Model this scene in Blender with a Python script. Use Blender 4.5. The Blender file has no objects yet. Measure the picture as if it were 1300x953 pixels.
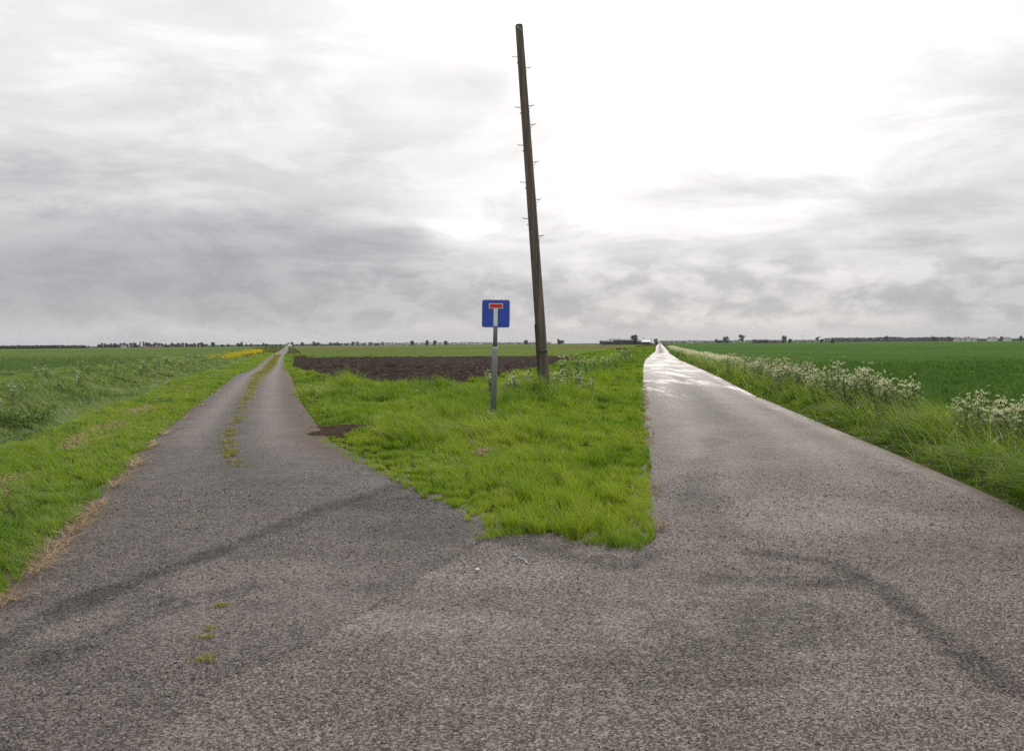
import bpy, bmesh, math, random
import numpy as np
from mathutils import Vector, Matrix

random.seed(7)
RNG = np.random.default_rng(11)
SC = bpy.context.scene
COL = SC.collection
R = math.radians
F = 991.0            # focal length in photo pixels
CAM_H = 1.6
ROLL = 0.0075

# ------------------------------------------------------------------ helpers
def at(px, py, z=0.0):
    """ground point (height z) seen at a pixel of the photograph"""
    u, v = px - 650.0, 436.0 - py
    u, v = u + v * ROLL, v - u * ROLL
    Y = (z - CAM_H) * F / v
    return Vector((u * Y / F, Y, z))

def at_depth(px, py, Y):
    u, v = px - 650.0, 436.0 - py
    u, v = u + v * ROLL, v - u * ROLL
    return Vector((u * Y / F, Y, CAM_H + v * Y / F))

def tag(o, label=None, cat=None, group=None, kind=None):
    if label: o['label'] = label
    if cat: o['category'] = cat
    if group: o['group'] = group
    if kind: o['kind'] = kind
    return o

def empty(name, loc=(0, 0, 0), rz=0.0):
    o = bpy.data.objects.new(name, None)
    COL.objects.link(o)
    o.location = loc
    o.rotation_euler = (0, 0, rz)
    o.empty_display_size = 0.2
    return o

def mesh_obj(name, me, mat=None, parent=None):
    o = bpy.data.objects.new(name, me)
    COL.objects.link(o)
    if mat: me.materials.append(mat)
    if parent: o.parent = parent
    return o

def bm_obj(name, bm, mat=None, parent=None, smooth=False):
    me = bpy.data.meshes.new(name)
    bm.to_mesh(me); bm.free()
    if smooth:
        for p in me.polygons: p.use_smooth = True
    return mesh_obj(name, me, mat, parent)

def np_mesh(name, V, Q, tint=None, attrs=None, smooth=False):
    """mesh of quads from numpy arrays; tint is one float per face, attrs floats per vertex"""
    V = np.ascontiguousarray(V, np.float32); Q = np.ascontiguousarray(Q, np.int32)
    me = bpy.data.meshes.new(name)
    me.vertices.add(len(V)); me.vertices.foreach_set('co', V.ravel())
    n = len(Q)
    me.loops.add(n * 4); me.loops.foreach_set('vertex_index', Q.ravel())
    me.polygons.add(n)
    me.polygons.foreach_set('loop_start', np.arange(0, 4 * n, 4, dtype=np.int32))
    if smooth:
        me.polygons.foreach_set('use_smooth', np.ones(n, bool))
    me.update(calc_edges=True)
    if tint is not None:
        a = me.attributes.new('tint', 'FLOAT', 'FACE')
        a.data.foreach_set('value', np.ascontiguousarray(tint, np.float32))
    for k, arr in (attrs or {}).items():
        a = me.attributes.new(k, 'FLOAT', 'POINT')
        a.data.foreach_set('value', np.ascontiguousarray(arr, np.float32))
    return me

def copy_tree(o, parent=None):
    c = o.copy(); COL.objects.link(c)
    if parent: c.parent = parent
    for ch in list(o.children): copy_tree(ch, c)
    return c

# vectorised value noise
_T = RNG.random((256, 256)).astype(np.float32)
def vnoise(x, y):
    xi = np.floor(x).astype(int); yi = np.floor(y).astype(int)
    fx = x - xi; fy = y - yi
    fx = fx * fx * (3 - 2 * fx); fy = fy * fy * (3 - 2 * fy)
    a = _T[xi & 255, yi & 255]; b = _T[(xi + 1) & 255, yi & 255]
    c = _T[xi & 255, (yi + 1) & 255]; d = _T[(xi + 1) & 255, (yi + 1) & 255]
    return (a * (1 - fx) + b * fx) * (1 - fy) + (c * (1 - fx) + d * fx) * fy
def fbm(x, y, s=1.0, oct=4, ox=0.0):
    v = 0; a = 0.5; t = 0
    for i in range(oct):
        v = v + a * vnoise(x * s + ox + 17.3 * i, y * s + ox * 1.7 + 9.1 * i); t += a
        s *= 2.03; a *= 0.5
    return v / t
def sstep(a, b, x):
    t = np.clip((x - a) / (b - a), 0, 1); return t * t * (3 - 2 * t)

# ------------------------------------------------------------------ plan of the roads
def poly(pts):
    ys = np.array([p[0] for p in pts], float); xs = np.array([p[1] for p in pts], float)
    return lambda Y: np.interp(Y, ys, xs)
XL = poly([(-40, -9), (-12, -4.2), (-2, -2.6), (2, -2.55), (4.8, -3.16), (7.1, -3.93), (13.4, -6.1), (26, -9.9), (40, -14.25), (47, -16.0),
           (54, -17.8), (97, -30.4), (130, -39.9), (300, -88.3), (1400, -405)])
XLR = poly([(-40, 0), (4, -0.9), (6.37, -0.26), (6.8, -0.22), (7.07, -0.32), (9.7, -1.67), (13, -3.28), (22, -6.2), (39.8, -11.5), (55, -16.1),
            (97, -28.3), (132, -38.4), (300, -86.1), (1400, -402)])
SEAM = poly([(-40, -6), (-6, -2.6), (3.74, -1.4), (4.26, -1.07), (6.37, -0.26)])
XRL = poly([(6.0, 1.0), (6.25, 1.135), (12.65, 2.17), (28.7, 4.8), (52, 8.7), (68, 11.5), (112, 20.1), (134, 24.5), (216, 39.7), (1400, 263)])
XR = poly([(-40, 16), (-8, 6.2), (0, 4.1), (3, 4.0), (6.9, 4.5), (9.2, 4.9), (13.8, 5.6), (23.3, 7.0), (38.7, 9.76), (68, 14.5), (112, 22.4),
           (134, 26.7), (216, 42.3), (1400, 266.4)])
TIP = poly([(-0.35, 6.45), (-0.26, 6.37), (0.0, 6.5), (0.25, 6.5), (0.55, 6.2), (0.85, 6.0), (1.0, 6.02), (1.15, 6.3)])  # tip front edge: Y for X

def island_d(x, y):
    """distance inside the grass island between the two roads (negative outside)"""
    d = np.minimum(x - XLR(y), XRL(y) - x)
    return np.minimum(d, y - TIP(x))

def wob(x, y, a=0.16):
    return (fbm(x, y, 1.3, 3, 3.0) - 0.5) * 2 * a

def terrain(x, y):
    z = np.full_like(x, -0.03)
    d = island_d(x, y)
    z = z + np.where(d > 0, 0.07 * sstep(0.3, 2.2, d) + (fbm(x, y, 0.5, 3) - 0.5) * 0.14 * sstep(0.6, 2.5, d), 0)
    s = XL(y) - x
    prof = np.interp(s, [0, .3, 1.9, 3.3, 4.2, 6.4, 9.2, 10.5, 14], [0, 0.05, .06, -.45, -.55, .20, .30, .14, -.02])
    z = z + np.where(s > 0, prof + (fbm(x, y, 0.6, 3, 5.) - 0.5) * 0.22 * sstep(0.8, 2.5, s), 0)
    s = x - XR(y)
    prof = np.interp(s, [0, .3, 1.0, 1.8, 2.6, 4.0], [0, .03, .10, .06, -.25, -.42])
    z = z + np.where(s > 0, prof + (fbm(x, y, 0.7, 3, 8.) - 0.5) * 0.16 * sstep(.4, 1.2, s), 0)
    return z

# ------------------------------------------------------------------ materials
class NT:
    def __init__(self, tree): self.t = tree; self.n = tree.nodes; self.l = tree.links
    def node(self, typ, **kw):
        n = self.n.new(typ)
        for k, v in kw.items(): setattr(n, k, v)
        return n
    def set(self, sock, v):
        if isinstance(v, bpy.types.NodeSocket): self.l.new(v, sock)
        else: sock.default_value = v
    def m(self, op, a, b=0.0, c=0.0, clamp=False):
        n = self.node('ShaderNodeMath', operation=op, use_clamp=clamp)
        for i, v in enumerate((a, b, c)): self.set(n.inputs[i], v)
        return n.outputs[0]
    def sstep(self, a, b, x):
        n = self.node('ShaderNodeMapRange', interpolation_type='SMOOTHSTEP')
        self.set(n.inputs['Value'], x); n.inputs['From Min'].default_value = a; n.inputs['From Max'].default_value = b
        return n.outputs[0]
    def lin(self, a, b, c, d, x):
        n = self.node('ShaderNodeMapRange'); self.set(n.inputs['Value'], x)
        for k, v in zip(('From Min', 'From Max', 'To Min', 'To Max'), (a, b, c, d)): n.inputs[k].default_value = v
        return n.outputs[0]
    def noise(self, vec, scale, detail=4, rough=0.55, dist=0.0, out=0):
        n = self.node('ShaderNodeTexNoise')
        if vec is not None: self.l.new(vec, n.inputs['Vector'])
        n.inputs['Scale'].default_value = scale; n.inputs['Detail'].default_value = detail
        n.inputs['Roughness'].default_value = rough; n.inputs['Distortion'].default_value = dist
        return n.outputs[out]
    def ramp(self, fac, stops):
        n = self.node('ShaderNodeValToRGB'); self.l.new(fac, n.inputs[0])
        e = n.color_ramp.elements
        while len(e) < len(stops): e.new(0.5)
        for el, (p, c) in zip(e, stops): el.position = p; el.color = (*c, 1)
        return n.outputs[0]
    def mix(self, f, a, b, mode='MIX'):
        n = self.node('ShaderNodeMix', data_type='RGBA', blend_type=mode)
        self.set(n.inputs[0], f)
        for i, v in ((6, a), (7, b)):
            if isinstance(v, tuple): n.inputs[i].default_value = (*v, 1) if len(v) == 3 else v
            else: self.set(n.inputs[i], v)
        return n.outputs[2]
    def attr(self, name):
        n = self.node('ShaderNodeAttribute'); n.attribute_name = name
        return n.outputs['Fac']
    def mapping(self, vec, scale=(1, 1, 1), rot=(0, 0, 0)):
        n = self.node('ShaderNodeMapping'); self.l.new(vec, n.inputs[0])
        n.inputs['Scale'].default_value = scale; n.inputs['Rotation'].default_value = rot
        return n.outputs[0]
    def pos(self):
        return self.node('ShaderNodeNewGeometry').outputs['Position']
    def bump(self, h, strength=0.5, dist=0.05):
        n = self.node('ShaderNodeBump'); self.l.new(h, n.inputs['Height'])
        n.inputs['Strength'].default_value = strength; n.inputs['Distance'].default_value = dist
        return n.outputs[0]

def new_mat(name):
    m = bpy.data.materials.new(name); m.use_nodes = True
    t = NT(m.node_tree); b = m.node_tree.nodes['Principled BSDF']
    return m, t, b

def plain(name, col, rough=0.6, metal=0.0, vary=0.15, scale=6.0):
    m, t, b = new_mat(name)
    tc = t.node('ShaderNodeTexCoord').outputs['Object']
    n = t.noise(tc, scale, 5)
    c = t.mix(n, tuple(x * (1 - vary) for x in col), tuple(min(1, x * (1 + vary)) for x in col))
    t.l.new(c, b.inputs['Base Color'])
    t.l.new(t.lin(0, 1, rough - .08, min(1, rough + .12), n), b.inputs['Roughness'])
    b.inputs['Metallic'].default_value = metal
    return m

def leaf_mat(name, stops, trans=0.35, rough=0.45, spec=0.35):
    """blades and leaves: colour picked by the per-face attribute 'tint', light shines through"""
    m, t, b = new_mat(name)
    c = t.ramp(t.attr('tint'), stops)
    t.l.new(c, b.inputs['Base Color'])
    b.inputs['Roughness'].default_value = rough
    b.inputs['Specular IOR Level'].default_value = spec
    tr = t.node('ShaderNodeBsdfTranslucent')
    hs = t.node('ShaderNodeHueSaturation'); hs.inputs['Saturation'].default_value = 1.1; hs.inputs['Value'].default_value = 1.25
    t.l.new(c, hs.inputs['Color']); t.l.new(hs.outputs[0], tr.inputs['Color'])
    mx = t.node('ShaderNodeMixShader'); mx.inputs[0].default_value = trans
    t.l.new(b.outputs[0], mx.inputs[1]); t.l.new(tr.outputs[0], mx.inputs[2])
    out = m.node_tree.nodes['Material Output']; t.l.new(mx.outputs[0], out.inputs['Surface'])
    return m

# ---- ground, fields
def field_mat(name, lo, hi, rough=0.85, row_rot=0.0, bump=0.6, scale=1.0, track=None):
    m, t, b = new_mat(name)
    p = t.pos()
    big = t.noise(t.mapping(p, (.02, .006, .02), (0, 0, row_rot)), 1.0, 4)
    mid = t.noise(t.mapping(p, (.5, .12, .5), (0, 0, row_rot)), 1.0, 5, .65)
    fine = t.noise(p, 5.0 * scale, 6, .7)
    f = t.m('ADD', t.m('MULTIPLY', big, .35), t.m('ADD', t.m('MULTIPLY', mid, .35), t.m('MULTIPLY', fine, .30)))
    f = t.sstep(.34, .66, f)
    c = t.mix(f, lo, hi)
    if track:
        q = t.node('ShaderNodeSeparateXYZ'); t.l.new(t.mapping(p, (1, 1, 1), (0, 0, row_rot)), q.inputs[0])
        fr = t.m('FRACT', t.m('DIVIDE', t.m('ADD', q.outputs[0], t.m('MULTIPLY', t.noise(p, .05, 2), 1.5)), track))
        l1 = t.m('ABSOLUTE', t.m('SUBTRACT', fr, .46)); l2 = t.m('ABSOLUTE', t.m('SUBTRACT', fr, .54))
        ln = t.sstep(.022, .010, t.m('MINIMUM', l1, l2))
        c = t.mix(t.m('MULTIPLY', ln, .6), c, tuple(v * .45 for v in lo))
    t.l.new(c, b.inputs['Base Color'])
    b.inputs['Roughness'].default_value = rough
    b.inputs['Specular IOR Level'].default_value = 0.0
    h = t.m('ADD', t.m('MULTIPLY', fine, .5), mid)
    t.l.new(t.bump(h, bump, .25), b.inputs['Normal'])
    return m

M = {}
M['ground'] = field_mat('ground_grass', (.030, .034, .012), (.066, .076, .020), bump=.5, scale=1.5)
M['left_crop'] = field_mat('left_crop', (.054, .086, .024), (.092, .126, .038), row_rot=.28, bump=.7, track=22.0)
M['right_crop'] = field_mat('right_crop', (.036, .076, .016), (.062, .108, .026), row_rot=-.2, bump=.7, track=24.0)
M['far_crop'] = field_mat('far_crop', (.060, .092, .022), (.098, .128, .034), row_rot=1.35, bump=.5)
M['far_brown'] = field_mat('far_brown', (.085, .060, .035), (.13, .09, .05), row_rot=1.45)

m, t, b = new_mat('ploughed_soil'); M['soil'] = m
p = t.pos()
f = t.noise(p, 2.2, 8, .7); st = t.noise(p, 9.0, 4, .6)
c = t.ramp(f, [(.3, (.010, .007, .006)), (.50, (.026, .018, .015)), (.72, (.085, .062, .052))])
c = t.mix(t.sstep(.64, .72, st), c, (.13, .098, .07))
t.l.new(c, b.inputs['Base Color']); b.inputs['Roughness'].default_value = 1.0; b.inputs['Specular IOR Level'].default_value = .02
t.l.new(t.bump(t.noise(p, 5, 8, .7), 1.0, .12), b.inputs['Normal'])

def asphalt(name, dark, mid, light, chip=72.0):
    m, t, b = new_mat(name)
    p = t.pos()
    v = t.node('ShaderNodeTexVoronoi'); t.l.new(p, v.inputs['Vector']); v.inputs['Scale'].default_value = chip
    sep = t.node('ShaderNodeSeparateColor'); t.l.new(v.outputs['Color'], sep.inputs[0])
    v2 = t.node('ShaderNodeTexVoronoi'); t.l.new(p, v2.inputs['Vector']); v2.inputs['Scale'].default_value = chip * .45
    rnd = sep.outputs[0]
    patch = t.noise(p, .9, 7, .68); fine = t.noise(p, 7.0, 5, .65)
    sep2 = t.node('ShaderNodeSeparateColor'); t.l.new(v2.outputs['Color'], sep2.inputs[0])
    stone = t.m('MULTIPLY', t.sstep(.86, .97, sep2.outputs[1]), t.sstep(.55, .30, v2.outputs['Distance']))
    k = t.m('ADD', t.m('MULTIPLY', rnd, .56), t.m('ADD', t.m('MULTIPLY', patch, .40), t.m('MULTIPLY', fine, .42)))
    k = t.m('SUBTRACT', k, .06)
    k = t.m('ADD', k, t.m('MULTIPLY', stone, .30))
    k = t.m('SUBTRACT', k, t.m('MULTIPLY', t.attr('dark'), t.m('MULTIPLY', t.sstep(.15, .75, t.noise(p, 5.0, 6, .75)), .40)))
    k = t.m('SUBTRACT', k, t.m('MULTIPLY', t.sstep(.45, .85, v.outputs['Distance']), .12))
    k = t.m('ADD', k, t.m('MULTIPLY', t.attr('worn'), .17))
    c = t.ramp(k, [(.22, dark), (.55, mid), (1.0, light)])
    # reddish stain flecks and moss in the surface
    c = t.mix(t.m('MULTIPLY', t.sstep(.66, .72, t.noise(p, 1.1, 4, .7)), .35), c, (.085, .055, .042))
    mo = t.m('MULTIPLY', t.attr('moss'), t.sstep(.42, .56, t.noise(p, 3.2, 6, .7)))
    c = t.mix(mo, c, (.110, .115, .022))
    c = t.mix(t.m('MULTIPLY', t.attr('dirt'), t.sstep(.3, .6, t.noise(p, 2.5, 5, .7))), c, (.075, .053, .038))
    t.l.new(c, b.inputs['Base Color'])
    wn_ = t.noise(t.mapping(p, (.85, .15, .3), (0, 0, .18)), 1.0, 7, .68)
    wa_ = t.attr('wet')
    wet = t.m('MULTIPLY', t.sstep(-.10, .12, t.m('SUBTRACT', wn_, t.m('MULTIPLY_ADD', wa_, -.22, .70))), t.m('MULTIPLY_ADD', fine, .7, .45))
    wet = t.m('MULTIPLY', wet, t.sstep(0.0, .25, wa_), clamp=True)
    wet = t.m('MAXIMUM', wet, t.m('MULTIPLY', wa_, t.m('MULTIPLY_ADD', fine, .5, .12)))
    dryr = t.lin(0, 1, .62, .84, fine)
    r = t.node('ShaderNodeMix', data_type='FLOAT'); t.set(r.inputs[0], wet); t.set(r.inputs[2], dryr); r.inputs[3].default_value = .36
    t.l.new(r.outputs[0], b.inputs['Roughness'])
    t.l.new(t.m('MULTIPLY_ADD', wet, .30, .12), b.inputs['Specular IOR Level'])
    h = t.m('ADD', t.m('MULTIPLY', v.outputs['Distance'], -1.0), t.m('ADD', t.m('MULTIPLY', rnd, .35), t.m('MULTIPLY', v2.outputs['Distance'], -.6)))
    bn = t.node('ShaderNodeBump'); t.l.new(h, bn.inputs['Height'])
    bn.inputs['Distance'].default_value = .010
    t.l.new(t.m('MULTIPLY_ADD', wet, -.55, .75), bn.inputs['Strength'])
    t.l.new(bn.outputs[0], b.inputs['Normal'])
    return m
M['road'] = asphalt('chip_seal_road', (.013, .0115, .0105), (.075, .064, .0565), (.24, .21, .187), 100)
M['track'] = asphalt('old_tarmac', (.011, .010, .0095), (.061, .053, .0485), (.185, .164, .151), 104)

G = [(0.0, (.030, .080, .011)), (.30, (.072, .148, .014)), (.60, (.135, .222, .020)), (.85, (.225, .290, .038)), (1.0, (.32, .29, .12))]
M['grass'] = leaf_mat('bright_grass', G, .46)
M['grass_cool'] = leaf_mat('cool_grass', [(0, (.036, .082, .015)), (.4, (.090, .160, .026)), (.75, (.160, .225, .048)), (1, (.31, .32, .15))], .50)
M['grass_tall'] = leaf_mat('tall_grass', [(0, (.026, .066, .010)), (.4, (.080, .148, .016)), (.75, (.150, .220, .026)), (1, (.30, .31, .12))], .52, .38, .5)
M['straw'] = leaf_mat('dry_straw', [(0, (.17, .115, .06)), (.5, (.29, .21, .115)), (1, (.42, .33, .20))], .2, .7, .2)
M['moss'] = leaf_mat('yellow_moss', [(0, (.11, .12, .018)), (.5, (.20, .195, .026)), (1, (.29, .25, .06))], .2, .7, .2)
M['crop_left'] = leaf_mat('left_crop_blades', [(0, (.045, .090, .022)), (.5, (.088, .150, .036)), (1, (.15, .205, .06))], .35)
M['crop_right'] = leaf_mat('right_crop_blades', [(0, (.036, .082, .014)), (.5, (.062, .126, .021)), (1, (.11, .17, .034))], .35)
M['weed'] = leaf_mat('weed_leaf', [(0, (.020, .056, .010)), (.5, (.046, .108, .015)), (1, (.09, .16, .028))], .38, .6, .15)
M['parsley_leaf'] = leaf_mat('parsley_leaf', [(0, (.040, .080, .015)), (.5, (.080, .140, .028)), (1, (.15, .20, .06))], .42)
M['parsley_flower'] = leaf_mat('parsley_flower', [(0, (.30, .34, .13)), (.45, (.58, .56, .36)), (1, (.78, .75, .56))], .35, .7, .1)
M['rape'] = leaf_mat('yellow_flower', [(0, (.16, .18, .015)), (.5, (.46, .37, .012)), (1, (.66, .54, .05))], .3, .7, .1)
M['tree_leaf'] = leaf_mat('tree_leaf', [(0, (.016, .024, .013)), (.5, (.030, .042, .019)), (1, (.055, .070, .030))], .15, .6, .2)
M['bark'] = plain('bark', (.045, .036, .030), .9)

m, t, b = new_mat('weathered_wood'); M['wood'] = m
tc = t.node('ShaderNodeTexCoord').outputs['Object']
gr = t.noise(t.mapping(tc, (14, 14, .5)), 1.0, 8, .68, .4)
st = t.noise(t.mapping(tc, (3, 3, .25)), 1.0, 4)
c = t.ramp(gr, [(.30, (.022, .017, .013)), (.5, (.080, .064, .048)), (.72, (.165, .138, .108))])
c = t.mix(t.m('MULTIPLY', t.sstep(.5, .7, st), .55), c, (.055, .056, .040))
t.l.new(c, b.inputs['Base Color']); b.inputs['Roughness'].default_value = .85
t.l.new(t.bump(gr, .8, .02), b.inputs['Normal'])
M['dark_metal'] = plain('dark_metal', (.035, .034, .033), .55, .4)
M['rust'] = plain('rusty_steel', (.10, .075, .06), .7, .3, .4)
M['galv'] = plain('galvanised_grey', (.22, .235, .25), .5, .15, .16, 9)
M['sign_blue'] = plain('sign_blue', (.014, .055, .34), .42, 0, .22, 7)
M['sign_red'] = plain('sign_red', (.46, .018, .016), .4, 0, .08)
M['sign_white'] = plain('sign_white', (.56, .57, .55), .5, 0, .16, 12)
M['sign_edge'] = plain('sign_edge', (.42, .45, .50), .5, .1, .1)
M['barn_dark'] = plain('barn_cladding', (.040, .042, .046), .8, 0, .25, .6)
M['barn_roof'] = plain('barn_roof', (.055, .057, .062), .8, 0, .3, .4)
M['white_wall'] = plain('white_wall', (.50, .49, .46), .7, 0, .06)
M['pale_roof'] = plain('pale_roof', (.42, .42, .40), .7, 0, .1)
M['brick'] = plain('brick_wall', (.20, .10, .075), .85, 0, .25, 2)
M['red_tile'] = plain('red_tile', (.17, .062, .042), .85, 0, .3, 1)
M['grey_tile'] = plain('grey_tile', (.12, .115, .115), .85, 0, .3, 1)
M['glass'] = plain('window_glass', (.03, .035, .04), .15)
M['blue_paint'] = plain('worn_blue_paint', (.15, .195, .25), .85, 0, .5, 40)
M['stone'] = plain('pale_stone', (.50, .48, .44), .8, 0, .2, 30)
M['mud'] = field_mat('bare_mud', (.022, .016, .012), (.10, .075, .056), bump=.9, scale=2.0)

# ------------------------------------------------------------------ the ground sheet
def axis(dense_lo, dense_hi, step, lo, hi, grow=1.18):
    a = list(np.arange(dense_lo, dense_hi + 1e-6, step))
    s = step; x = a[-1]
    while x < hi: s *= grow; x += s; a.append(min(x, hi))
    s = step; x = a[0]; pre = []
    while x > lo: s *= grow; x -= s; pre.append(max(x, lo))
    return np.array(pre[::-1] + a)

def grid(xs, ys, zf, name, mat, smooth=True, keep=None):
    X, Y = np.meshgrid(xs, ys)
    Z = zf(X, Y)
    V = np.stack([X, Y, Z], -1).reshape(-1, 3)
    nx, ny = len(xs), len(ys)
    i = np.arange(nx - 1)[None, :] + nx * np.arange(ny - 1)[:, None]
    i = i.ravel()
    Q = np.stack([i, i + 1, i + nx + 1, i + nx], -1)
    if keep is not None:
        cx = V[Q, 0].mean(1); cy = V[Q, 1].mean(1)
        Q = Q[keep(cx, cy)]
    return mesh_obj(name, np_mesh(name, V, Q, smooth=smooth), mat)

def far_flat(zf):
    def g(X, Y):
        z = zf(X, Y)
        f = sstep(110, 220, Y)
        return z * (1 - f) + f * (-.12)
    return g
PLOUGH = [at(*p) for p in ((374, 451.6), (371, 466), (392, 474), (418, 484), (470, 492), (530, 497), (580, 493), (620, 484), (650, 479),
                           (690, 470), (716, 461), (742, 454.5), (730, 453), (620, 453.0), (450, 452.3))]
def in_poly(P, x, y):
    r = np.zeros(x.shape, bool); j = len(P) - 1
    for i in range(len(P)):
        xi, yi, xj, yj = P[i][0], P[i][1], P[j][0], P[j][1]
        r ^= ((yi > y) != (yj > y)) & (x < (xj - xi) * (y - yi) / (yj - yi + 1e-12) + xi)
        j = i
    return r
def ground_z(X, Y):
    z = far_flat(terrain)(X, Y)
    z = np.where((Y > 100) & (island_d(X, Y) > 3), -.25, z)
    return np.where(in_poly(PLOUGH, X, Y), -.30, z)
o = grid(axis(-42, 22, .35, -2600, 2600), axis(-8, 90, .35, -60, 3600), ground_z, 'ground', M['ground'])
tag(o, kind='structure')

# ------------------------------------------------------------------ the two roads
def ribbon(name, xa, xb, ys, nx, z, mat, attr_fn, ext=(0, 0, 0)):
    u = np.linspace(0, 1, nx)
    Y = np.repeat(ys[:, None], nx, 1); U = np.repeat(u[None, :], len(ys), 0)
    A = xa(ys)[:, None]; B = xb(ys)[:, None]
    A = A - ext[0] * sstep(6.0, 6.6, ys)[:, None] - ext[2]; B = B + ext[1]
    X = A + (B - A) * U
    # worn, ragged edges
    camber = .03 * (1 - (2 * U - 1) ** 2) * sstep(8, 16, Y)
    Z = z + camber + (fbm(X, Y, .35, 3) - .5) * .02
    V = np.stack([X, Y, Z], -1).reshape(-1, 3)
    ny = len(ys)
    i = (np.arange(nx - 1)[None, :] + nx * np.arange(ny - 1)[:, None]).ravel()
    Q = np.stack([i, i + 1, i + nx + 1, i + nx], -1)
    return mesh_obj(name, np_mesh(name, V, Q, attrs={k: v.ravel() for k, v in attr_fn(X, Y, U).items()}, smooth=True), mat)

def seg(X, Y, pts, w):
    """soft line mask through ground points"""
    d = np.full(X.shape, 1e9)
    for (a, b) in zip(pts[:-1], pts[1:]):
        ax, ay, bx, by = a[0], a[1], b[0], b[1]
        L = (bx - ax) ** 2 + (by - ay) ** 2
        tt = np.clip(((X - ax) * (bx - ax) + (Y - ay) * (by - ay)) / L, 0, 1)
        d = np.minimum(d, np.hypot(X - ax - tt * (bx - ax), Y - ay - tt * (by - ay)))
    d = d + (fbm(X, Y, 1.9, 4, 1.) - .5) * w * 1.5
    return np.clip(1 - sstep(w * .25, w * .95, d), 0, 1) * (.65 + .6 * fbm(X, Y, 1.1, 3, 5.))
def gp(*px): return [at(*p) for p in px]
def ell(X, Y, c, rx, ry):
    q = np.hypot((X - c[0]) / rx, (Y - c[1]) / ry) + (fbm(X, Y, 1.6, 4, 2.) - .5) * 1.1
    return 1 - sstep(.6, 1.15, q)

def left_attr(X, Y, U):
    dark = .75 * seg(X, Y, gp((-30, 830), (100, 765), (250, 712), (400, 650), (520, 612)), .19)
    dark += .55 * seg(X, Y, gp((60, 840), (200, 775), (330, 745)), .20)
    dark += .6 * ell(X, Y, at(505, 640), .65, .55) + .5 * ell(X, Y, at(540, 668), .6, .5)
    dark += .45 * sstep(.80, .99, U) * sstep(9, 13, Y) + .35 * (1 - sstep(.01, .16, U))
    dark += .35 * np.exp(-((U - .45) / .10) ** 2) * sstep(6, 12, Y)
    worn = (np.exp(-((U - .26) / .10) ** 2) + np.exp(-((U - .70) / .10) ** 2)) * sstep(9, 16, Y)
    worn += .8 * ell(X, Y, at(330, 735), .9, .5) + .7 * ell(X, Y, at(440, 770), .5, .35) + .6 * ell(X, Y, at(150, 790), .9, .4)
    moss = np.exp(-((U - .46) / (.035 + .075 * sstep(10, 55, Y))) ** 2) * sstep(12, 34, Y) * 1.2
    wet = .18 * sstep(12, 60, Y)
    dirt = 1.0 * sstep(.74, .92, U) * sstep(9.5, 13, Y) + .8 * (1 - sstep(.03, .10, U))
    return dict(dark=np.clip(dark, 0, 1), worn=np.clip(worn, 0, 1), moss=np.clip(moss, 0, 1), wet=wet, dirt=np.clip(dirt, 0, 1))
def right_attr(X, Y, U):
    dark = .75 * seg(X, Y, gp((960, 700), (1060, 715), (1120, 745), (1185, 800), (1270, 870)), .14)
    dark += .60 * seg(X, Y, gp((905, 735), (1000, 742), (1080, 738)), .22)
    dark += .45 * ell(X, Y, at(955, 790), .75, .45) + .3 * ell(X, Y, at(860, 850), .8, .25) + .2 * ell(X, Y, at(1150, 700), .8, .8)
    dark += .7 * seg(X, Y, gp((640, 682), (720, 706), (800, 716), (835, 700)), .20)
    dark += .5 * seg(X, Y, gp((905, 560), (880, 640), (930, 690)), .28) * sstep(6, 8, Y)
    dark += .6 * seg(X, Y, gp((612, 686), (400, 812), (270, 870)), .06)
    dark += .4 * np.exp(-((U - .52) / .10) ** 2) * sstep(12, 18, Y)
    worn = (np.exp(-((U - .28) / .11) ** 2) + np.exp(-((U - .72) / .12) ** 2)) * sstep(7, 12, Y)
    worn += .5 * ell(X, Y, at(600, 730), .9, .3) + .55 * ell(X, Y, at(540, 790), .8, .25) + .6 * ell(X, Y, at(1050, 660), 1.0, .8)
    worn += .6 * ell(X, Y, at(840, 790), .5, .3)
    worn += 1.3 * sstep(.84, .95, U) * sstep(6.5, 10, Y) 
    wet = sstep(9, 44, Y) * 1.0 + .55 * sstep(.88, .97, U) * sstep(9, 14, Y)
    wet = wet * (1 - .85 * sstep(110, 114, Y) * np.exp(-((U - .5) / .22) ** 2))
    return dict(dark=np.clip(dark, 0, 1), worn=np.clip(worn, 0, 1), moss=0 * X, wet=np.clip(wet, 0, 1), dirt=.7 * (1 - sstep(.02, .07, U)) * sstep(7, 9, Y) + .6 * sstep(.94, .985, U))

def road_rows(lo, near, n_near, far):
    a = list(np.linspace(lo, near, n_near)); s = a[-1] - a[-2]
    while a[-1] < far: s *= 1.03; a.append(a[-1] + s)
    return np.array(a)
xlr_under = lambda Y: np.where(Y < 6.8, np.maximum(XLR(Y), SEAM(np.minimum(Y, 6.37))) + .12 * (Y < 6.0), XLR(Y))
o = ribbon('left_track', XL, xlr_under, road_rows(-30, 1, 20, 2)[:-1].tolist() and np.concatenate([np.linspace(-30, 1.5, 16), road_rows(1.6, 16, 220, 1390)]),
           70, 0.0, M['track'], left_attr, (0, .22, .2))
tag(o, kind='structure')
def right_left_edge(Y):
    s = SEAM(np.minimum(Y, 6.37)) + 1.2 * sstep(6.37, 6.7, Y); r = XRL(np.maximum(Y, 6.0))
    f = sstep(6.55, 6.75, Y)
    return s * (1 - f) + r * f
o = ribbon('right_road', right_left_edge, XR, np.concatenate([np.linspace(-30, 1.5, 16), road_rows(1.6, 14, 240, 1390)]), 96, .006, M['road'], right_attr, (.22, .2, 0))
tag(o, kind='structure')
ROAD = o
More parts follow.
